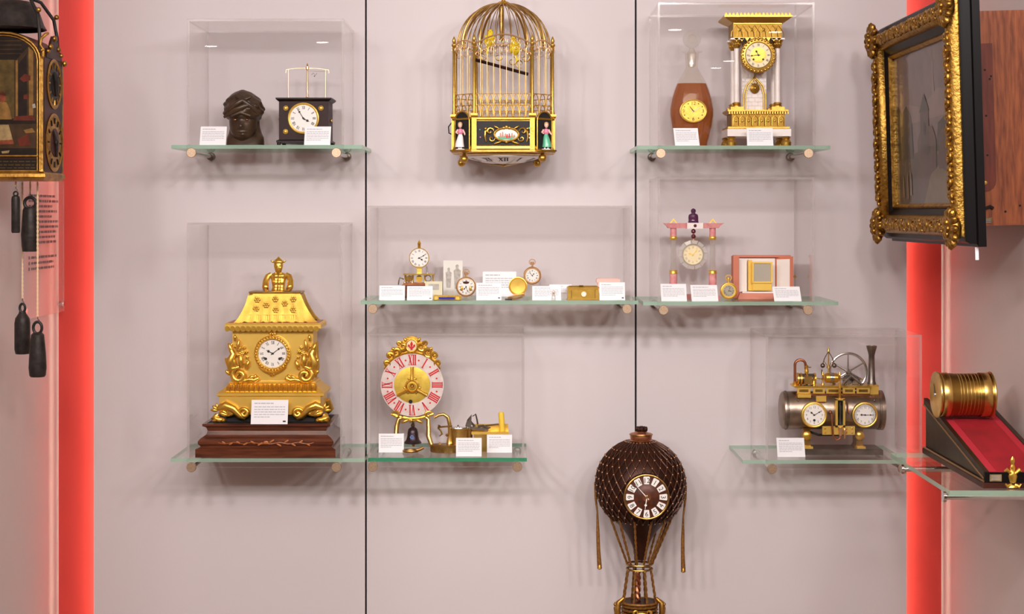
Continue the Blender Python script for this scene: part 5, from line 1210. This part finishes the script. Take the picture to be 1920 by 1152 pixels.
pl(1, [(-61, 224), (71, 224), (71, 232), (-61, 232)], .6); pl(6, [(30, 218), (60, 216), (66, 226), (24, 226)], .7)
pl(5, [(-10, 234), (16, 234), (24, 264), (-14, 266)], .6); pl(4, [(-14, 264), (24, 262), (26, 270), (-14, 272)], .7); pl(6, [(32, 262), (52, 250), (58, 272), (36, 274)], .6); pl(3, [(44, 244), (60, 240), (66, 248), (48, 250)], .65)
pl(1, [(-61, 278), (71, 278), (71, 290), (-61, 290)], .5); pl(7, [(60, 196), (65, 194), (67, 202), (61, 203)], .8); pl(5, [(2, 284), (18, 282), (16, 287), (4, 288)], .8)
T.part('painting', g, PM, smooth=False)
T.part('inscription_panel', T.g().box(-60, 70, 1, 3, 297, 319), 'paint_dark', smooth=False)
g = T.g(); rnd = random.Random(5)
for z in (303, 309.5, 315):
    x = -54
    while x < 62: q = x+rnd.uniform(4, 11); g.flat([(x, z-.7), (q, z-.7), (q, z+.7), (x, z+.7)], .7); x = q+2.5
T.part('inscription', g, 'paint_olive', smooth=False)
g = T.g(); g.tube([(p[0], -1, p[1]) for p in archpoly(5, 70, 112, 51, 322)], 2.6, 8); T.part('gilt_arch', g, 'antique_gold', ang=80)
g = T.g(); g.tube([(p[0], 0, p[1]) for p in archpoly(5, 65, 112, 46, 322)], 1.5, 7); T.part('inner_moulding', g, 'antique_gold', ang=80)
for z in (292.5, 321): T.part('cross_moulding', T.g().tube([(-62, 0, z), (72, 0, z)], 2, 8), 'antique_gold')
for x in (78, -72): T.part('corner_column', T.g().stack([(106, x-4, x+4, -3, 5), (110, x-3, x+3, -2, 4), (318, x-3, x+3, -2, 4), (322, x-4, x+4, -3, 5)]), 'antique_gold', smooth=False)
T.part('corner_column', T.g().box(77, 83, dpx-6, dpx, 106, 322), 'antique_gold', smooth=False)
g = T.g(); g.tube([(80, 2, 106), (81, 0, 92), (76, -2, 84), (78, -2, 72), (86, 0, 64), (90, 4, 62)], [3.4, 3, 2.6, 3, 3.2, 2], 8); g.sph((79, 0, 94), 4.2); T.part('corner_scroll', g, 'antique_gold')
# dial side, facing into the niche
cy = dpx/2
T.part('dial_board', T.g().box(80, 82.5, 5, dpx-7, 104, 324), 'painted_red', smooth=False)
for cz, R, face_, mid in ((153, 47, 'iron_black', 'paint_dark'), (265, 55, 'antique_gold', 'painted_red')):
    T.part('dial_ring', T.g().lathe((82, cy, cz), [(R, 0), (R+1, 2), (R-3, 4), (R-6, 2)], 'x', 44, cap=False), 'antique_gold')
    d = T.part('side_dial', T.g().lathe((82, cy, cz), [(R-4, 0), (R-4, 1.6), (R*.58, 1.8), (R*.55, 2.4), (1, 2.4)], 'x', 44), face_)
    T.part('dial_centre', T.g().lathe((82, cy, cz), [(R*.5, 2.4), (R*.5, 3.2), (1, 3.4)], 'x', 32), mid, d)
    T.part('dial_hand', T.g().tube([(87, cy+4, cz+R*.5), (87, cy, cz), (87, cy-R*.3, cz-R*.4)], [2, 3.6, 1], 7), 'iron_black', d)
    g = T.g()
    for k in range(12):
        a = k*PI/6; r0, r1 = R*.66, R*.86; g.tube([(84.2, cy+r0*math.cos(a), cz+r0*math.sin(a)), (84.2, cy+r1*math.cos(a), cz+r1*math.sin(a))], 1.8, 5)
    T.part('hour_marks', g, 'paint_dark' if face_ == 'antique_gold' else 'antique_gold', d)
T.part('hand_boss', T.g().sph((88, cy, 265), (4, 7, 7)), 'iron_black')
g = T.g(); g.loft([[(x, cy+yy_, zz_) for yy_, zz_ in ((-52, 106), (-44, 88), (-30, 92), (-20, 74), (-8, 62), (8, 62), (20, 74), (30, 92), (44, 88), (52, 106))] for x in (79, 84)]); cr = T.part('dial_crest', g, 'painted_red', smooth=False)
for yy_, zz_, r in ((-26, 84, 8), (26, 84, 8), (0, 66, 9), (-44, 94, 6), (44, 94, 6)): T.part('crest_knob', T.g().sph((84, cy+yy_, zz_), (5, r*.7, r*.7)), 'antique_gold', cr)
T.part('crest_knob', T.g().sph((86, dpx-2, 108), (5, 6, 6)), 'antique_gold', cr)
# bell and iron straps
T.part('bell', T.g().lathe((8, cy-20, 0), [(14, -6), (36, -2), (48, 8), (54, 24), (60, 42), (65, 50), (62, 51), (54, 44)], seg=40), 'iron_black')
for x, y in ((-66, 4), (74, 4), (74, dpx-6), (-66, dpx-6)):
    g = T.g(); cx_, cy_ = 8, cy; g.tube([(x, y, 104), (x+(8-x)*.02, y, 60), (x+(8-x)*.1, y+(cy_-y)*.1, 24), (x+(8-x)*.4, y+(cy_-y)*.4, -8), (8, cy_, -24)], [3.4, 3.4, 3.4, 3.4, 4], 7, flat=.6); T.part('bell_strap', g, 'iron_black', ang=80)
    T.part('strap_knob', T.g().sph((x-2 if x > 0 else x+2, y-2, 18), (5, 5, 5)), 'antique_gold')
T.part('bell_finial', T.g().lathe((8, cy, 0), [(6, -20), (10, -28), (5, -36), (8, -42), (1, -52)], seg=16), 'antique_gold')

def weight(label, px, y, ztop, parts, ropes, ring=None):
    T = Thing('clock_weight', label, 'weight', px, y, zpix(parts[-1][1], y), 'iron clock weights')
    T.part('body', T.g().lathe((px, 0, 0), parts, seg=18), 'iron_black')
    z0 = parts[0][1]
    if ring: T.part('ring', T.g().torus((px, 0, ring[0]), ring[1], ring[2], seg=24, ts=8, R2=ring[3] if len(ring) > 3 else None), 'iron_black'); z0 = ring[0]-(ring[3] if len(ring) > 3 else ring[1])
    g = T.g(); g.tube([(px+2, 0, z0+1), (px+3, 0, z0-3), (px, 0, z0-6), (px, 0, z0-12)], 1, 6); T.part('hook', g, 'steel_dark')
    g = T.g(); n = max(4, int((z0-12-ropes)/3))
    for ph in (0, PI): g.tube([(px+.8*math.cos(k*1.2+ph), .8*math.sin(k*1.2+ph), lerp(z0-10, ropes, k/n)) for k in range(n+1)], 1.25, 5)
    T.part('cord', g, 'cord_cream')
weight('slim iron rod weight hanging highest under painted clock', 29.5, -.665, 0, [(3, 366), (7, 369), (8, 374), (8, 434), (7, 437)], 341, (363.5, 4, 1.6))
weight('bulging iron weight with big ring under the painted clock', 56.5, -.60, 0, [(11, 389), (13.5, 394), (15, 415), (16.5, 440), (15.5, 462), (14, 472)], 341, (381, 10.5, 3.2))
weight('bottle shaped iron weight on the longer left cord', 42, -.56, 0, [(6, 585), (7, 588), (13, 597), (14.5, 606), (14.5, 655), (12.5, 664)], 342, (578, 5, 2.4, 8))
weight('lowest iron weight, tapered, with oval ring', 70.5, -.62, 0, [(8, 624), (12, 628), (15, 660), (16.5, 690), (15, 704), (13, 707)], 341, (615, 8, 2.8, 11))

# text panel on the left wall
T = Thing('text_panel', 'clear acrylic panel printed with grey text on left wall', 'sign', 0, .05, zpix(586, 0), scale=.001, x=XL+.012, rotz=PI/2)
T.o.location.y = -.30
pn = T.g().box(0, 355, -3, 0, -345, 0); pn.mi = [1, 1, 0, 0, 1, 1]; pn = T.part('panel', pn, ['acrylic_text', 'acrylic_edge'], smooth=False)
g = T.g(); rnd = random.Random(9)
for k, z in enumerate([304-k*13 for k in range(10)]+[150, 136, 122]):
    if k == 10: T.part('text_paragraph', g, 'print_text', pn, smooth=False); g = T.g()
    x = 40 if k < 10 else 62; e = 300-rnd.uniform(0, 70)
    if k >= 10: T.part('bullet', T.g().box(40, 48, -3.6, -3.1, -z-4, -z+4), 'print_text', pn, smooth=False)
    while x < e: q = min(e, x+rnd.uniform(10, 34)); g.flat([(x, -z-3), (q, -z-3), (q, -z+3), (x, -z+3)], -3.4); x = q+5
T.part('text_paragraph', g, 'print_text', pn, smooth=False)
g = T.g(); g.prism([(300, -12), (318, -22), (312, -10)], -3.6, -3.1); g.prism([(300, -26), (318, -30), (310, -20)], -3.6, -3.1); T.part('emblem', g, 'print_text', pn, smooth=False)
for x in (14, 341): T.part('standoff', T.g().lathe((x, 0, -20), [(7, -7), (7, -3.2)], 'y', 16), 'chrome')
for x in (14, 341): T.part('standoff_rod', T.g().lathe((x, 0, -20), [(4, 0), (4, 11.6)], 'y', 12), 'chrome')

# ================================================================= right wall: picture clock
XF = .92
T = Thing('picture_clock', 'framed landscape painting clock with wooden case on right wall', 'painting', 0, -.2, 1.487, scale=.001, x=XF, rotz=-PI/2)
T.o.rotation_euler = (math.radians(1.7), 0, -PI/2)
W_, H_ = 730, 523
def rail(name, prof, m, ang=38):
    """prof: (inset from outer edge, y); four mitred rails"""
    cor = lambda i: [(i, -i), (W_-i, -i), (W_-i, -(H_-i)), (i, -(H_-i))]
    out = []
    for k in range(4):
        a = [cor(i)[k] for i, y in prof]; c = [cor(i)[(k+1) % 4] for i, y in prof]
        g = T.g(); g.loft([[(p[0], y, p[1]) for p, (i, y) in zip(a, prof)], [(p[0], y, p[1]) for p, (i, y) in zip(c, prof)]]); out.append(T.part(name, g, m, ang=ang))
    return out
rail('outer_rail', [(0, 44), (0, 16), (5, 9), (14, 9), (14, 44)], 'frame_black')
rail('back_rail', [(-7, 48), (-7, 32), (-1, 30), (-1, 48)], 'frame_black')
gr = rail('gilt_rail', [(14, 30), (14, 8), (20, -4), (32, -12), (46, -10), (56, 0), (58, 8), (58, 30)], 'frame_gold', 60)
rail('inner_rail', [(58, 30), (58, 10), (62, 12), (74, 20), (74, 30)], 'frame_black')
rail('sight_edge', [(74, 34), (74, 18), (78, 15), (84, 22), (84, 34)], 'frame_gold')
rnd = random.Random(11)
for k, r_ in enumerate(gr):
    L_ = W_ if k % 2 == 0 else H_; n = int((L_-170)/26)
    for q in range(n):
        s_ = 85+(L_-170)*(q+.5)/n
        P = {0: (s_, -36), 1: (W_-36, -s_), 2: (s_, -(H_-36)), 3: (36, -s_)}[k]; al = 0 if k % 2 == 0 else PI/2; fl_ = 1 if q % 2 else -1
        g = T.g(); g.spiral(P[0]+fl_*0, -11, P[1], 13, 1.15, al+q, 5, fl_, 18, tail=.6)
        g.leaf(P[0], P[1], al+fl_*.7, 22, 9, -11, 5); g.leaf(P[0], P[1], al+PI-fl_*.7, 20, 9, -11, 5)
        T.part('carved_scroll', g, 'frame_gold', r_, ang=70)
for cx_, cz_ in ((32, -32), (W_-32, -32), (W_-32, -(H_-32)), (32, -(H_-32))):
    g = T.g(); g.sph((cx_, -10, cz_), (34, 17, 34), 14, 10)
    for q in range(12): a = q*PI/6; g.leaf(cx_+14*math.cos(a), cz_+14*math.sin(a), a, 32, 16, -14, 9)
    for q in range(6): a = q*PI/3; g.sph((cx_+14*math.cos(a), -24, cz_+14*math.sin(a)), (8, 6, 8), 8, 6)
    T.part('corner_cartouche', g, 'frame_gold', ang=70)
for n_, c_, c2_ in (('dusk_sky', (128, 108, 108), (108, 92, 94)), ('dusk_cloud', (146, 122, 116), (126, 104, 102)), ('dusk_tree', (44, 44, 40), (58, 56, 48)), ('dusk_tower', (86, 66, 58), (70, 54, 50)), ('dusk_brick', (98, 68, 60), (80, 58, 52)), ('dusk_ground', (96, 84, 68), (72, 62, 52)), ('dusk_path', (132, 114, 84), (110, 94, 72)), ('dusk_figure', (150, 122, 86), (122, 100, 74))):
    mat(n_, C(*[v*.82 for v in c_]), .4, col2=C(*[v*.82 for v in c2_]), vs=18, coat=.4); MATS[n_].node_tree.nodes['Principled BSDF'].inputs['Coat Roughness'].default_value = .03
g = T.g(); Y0 = 28
def pp(k, pts, o): g.k = k; g.flat([(x, -z) for x, z in pts], Y0-o)
pp(0, [(80, 80), (650, 80), (650, 445), (80, 445)], 0)
pp(1, [(80, 300), (200, 320), (330, 305), (480, 340), (650, 320), (650, 280), (80, 270)], .3); pp(1, [(430, 330), (445, 330), (440, 400), (432, 400)], .3)
pp(5, [(80, 80), (650, 80), (650, 200), (480, 190), (300, 205), (80, 190)], .4)
pp(2, [(80, 190), (80, 300), (110, 322), (150, 300), (190, 318), (235, 290), (250, 190)], .6); pp(2, [(450, 200), (470, 262), (520, 275), (580, 262), (650, 285), (650, 200)], .6)
pp(4, [(290, 120), (290, 230), (330, 262), (420, 258), (450, 230), (450, 120)], .8); pp(3, [(320, 200), (320, 296), (356, 334), (392, 296), (392, 200)], 1.0); pp(2, [(312, 294), (356, 336), (400, 294)], 1.2)
pp(2, [(348, 240), (364, 240), (364, 270), (348, 270)], 1.3); pp(4, [(470, 160), (470, 232), (510, 250), (560, 232), (560, 160)], 1.0)
pp(6, [(330, 80), (600, 80), (540, 150), (470, 168), (400, 150)], .9)
for x, z, h in ((190, 96, 60), (220, 104, 54), (560, 110, 74), (585, 108, 66), (610, 120, 60), (150, 100, 50)): pp(7, [(x-9, z), (x+9, z), (x+7, z+h*.7), (x+3, z+h), (x-3, z+h), (x-7, z+h*.7)], 1.5)
T.part('landscape', g, ['dusk_sky', 'dusk_cloud', 'dusk_tree', 'dusk_tower', 'dusk_brick', 'dusk_ground', 'dusk_path', 'dusk_figure'], smooth=False)
T.part('canvas', T.g().box(78, W_-78, 29, 36, -(H_-78), -78), 'board_dark', smooth=False)
T.part('case_board', T.g().box(498, 510, 46, 222, -501, -32), 'board_wood', label='bare red brown wooden end board of the case', smooth=False)
T.part('case_body', T.g().box(40, 498, 46, 218, -498, -36), 'board_dark', smooth=False)
g = T.g(); g.loft([[(x, 116+24*c_, -130+(24*s_)) for c_, s_ in [(math.cos(a), math.sin(a)) for a in [PI*k/8 for k in range(9)]]]+[(x, 92, -430), (x, 140, -430)] for x in (510, 511.2)]); T.part('filler_strip', g, 'board_dark', smooth=False)
for y_, z_ in ((122, 372), (135, 358), (104, 300), (122, 272), (104, 200), (122, 186), (158, 62), (190, 74), (132, 352)): T.part('nail_hole', T.g().lathe((0, y_, -z_), [(2.4, 510.6), (2.4, 512)], 'x', 10), 'joint_black')
T.part('screw', T.g().lathe((0, 116, -126), [(5, 511), (4, 513), (1, 513.4)], 'x', 12), 'brass')
T.part('latch_hook', T.g().tube([(514, 96, -74), (516, 112, -70), (515, 124, -74), (513, 130, -70)], [3, 3.4, 3.4, 4], 8), 'iron_black')
st = T.part('sticker', T.g().box(510, 511.4, 104, 128, -50, -37), 'paint_cream', smooth=False)
g = T.g()
for k in range(3): g.box(511.4, 511.7, 107, 125, -47+k*3.4, -46+k*3.4)
T.part('sticker_text', g, 'print_grey', st, smooth=False)
T.part('hanging_tag', T.g().box(716, 717, 30, 37, 8, 34), 'card_white', smooth=False)

# ================================================================= right wall shelf with the inclined plane clock
ZR = .995; YR = -.5
T = Thing('glass_shelf', 'glass shelf on right wall under the inclined plane', 'shelf', 0, YR, ZR-.010, 'glass shelves', scale=.001, x=.875, rotz=-PI/2)
g = T.g().box(0, 500, 0, 278, -10, 0); g.mi = [0, 0, 1, 1, 1, 1]; T.part('glass_plate', g, ['shelf_glass', 'shelf_edge'], smooth=False)
for x in (130, 478):
    T.part('rod', T.g().lathe((x, 0, 6.4), [(6, -2), (6, 278)], 'y', 14), 'chrome'); T.part('end_cap', T.g().lathe((x, 0, 6.4), [(10, -8), (11, -7), (11, -2)], 'y', 20), 'chrome'); T.part('wall_socket', T.g().lathe((x, 0, 6.4), [(9, 262), (9, 278.4)], 'y', 18), 'steel_dark')
T = Thing('inclined_plane', 'dark wooden ramp with red velvet slope on right wall shelf', 'ramp', 0, YR, ZR, scale=.001, x=.955, rotz=-PI/2)
hz = lambda x: 124-94*x/470
T.part('base_board', T.g().box(-4, 476, -5, 142, -11, 0), 'painted_red', smooth=False)
g = T.g(); g.loft([[(0, y, -11), (0, y, -120), (462, y, -28), (462, y, -11)] for y in (2, 136)]); T.part('wedge', g, 'ramp_wood', smooth=False)
for y in (0, 132):
    g = T.g(); g.loft([[(-3, yy_, -hz(0)+14), (-3, yy_, -hz(0)-3), (470, yy_, -33), (470, yy_, -14)] for yy_ in (y-2, y+8)]); T.part('side_rail', g, 'ramp_wood', smooth=False)
    T.part('rail_bead', T.g().tube([(-2, y-2.4, -hz(0)+12), (468, y-2.4, -19)], 2, 6), 'ramp_edge')
T.part('base_bead', T.g().tube([(-2, -2, -13), (470, -2, -13)], 2.4, 6), 'ramp_edge')
g = T.g(); g.loft([[(2, y, -hz(2)-1), (2, y, -hz(2)+3), (466, y, -28), (466, y, -31.5)] for y in (8, 132)]); T.part('velvet_rim', g, 'velvet_rim', smooth=False)
g = T.g(); g.loft([[(4, y, -hz(4)-2), (4, y, -hz(4)+1), (462, y, -29), (462, y, -33)] for y in (26, 114)]); T.part('velvet_centre', g, 'velvet_red', smooth=False)
T.part('front_board', T.g().box(466, 474, -2, 142, -32, -10), 'frame_black', smooth=False)
st = T.part('sticker', T.g().box(474, 475, 8, 32, -28, -14), 'paint_cream', smooth=False)
g = T.g()
for k in range(3): g.box(475, 475.3, 11, 29, -25+k*3.6, -24+k*3.6)
T.part('sticker_text', g, 'print_grey', st, smooth=False)
g = T.g(); g.lathe((472, 55, 0), [(14, -2), (12, -6), (6, -8), (8, -14), (10, -24), (8, -32), (5, -36), (6, -40), (4, -46), (3, -49), (5, -54), (4, -59), (.6, -64)], seg=14, sx=.6)
for s_ in (-1, 1): g.tube([(474, 55+s_*4, -30), (475, 55+s_*13, -38), (474, 55+s_*17, -34)], [3, 4, 2], 7); g.tube([(475, 55+s_*3, -8), (476, 55+s_*12, -4), (476, 55+s_*16, -9)], [3, 4, 2], 7)
T.part('gilt_figure', g, 'gilt')
T = Thing('rolling_drum_clock', 'brass drum clock resting on the red velvet ramp', 'clock', 0, YR, ZR+.1008, scale=.001, x=.955, rotz=-PI/2)
T.part('drum', T.g().lathe((149, 0, -51.5), [(50, -12), (48, -8), (47.4, 22), (46.6, 24), (46.6, 80), (47.4, 82), (48, 100), (50, 104)], 'y', 56), 'drum_brass')
for h in (-14, 104): T.part('rim', T.g().lathe((149, 0, -51.5), [(46, h-2), (50.6, h-1), (51.4, h+1), (50.6, h+3.4), (46, h+4)], 'y', 56), 'brass')
for h in (30, 36, 44, 52, 60, 68, 74): T.part('groove_band', T.g().lathe((149, 0, -51.5), [(46.8, h-.8), (47.3, h), (46.8, h+.8)], 'y', 56, cap=False), 'brass')
for h in (2, 90): T.part('wide_band', T.g().lathe((149, 0, -51.5), [(48.2, h-9), (48.8, h-8), (48.8, h+8), (48.2, h+9)], 'y', 56, cap=False), 'brass')
fc = T.part('end_face', T.g().lathe((149, 0, -51.5), [(44, -12), (44, -15), (40, -14), (30, -15), (28, -14), (1, -14.6)], 'y', 44), 'brass_dark')
T.part('pivot', T.g().lathe((149, 0, -51.5), [(5, -14), (4, -18), (1, -20)], 'y', 14), 'steel', fc)
T.part('pointer', T.g().tube([(149, -17, -51.5), (138, -17, -74)], [2, .8], 6), 'steel_dark', fc)
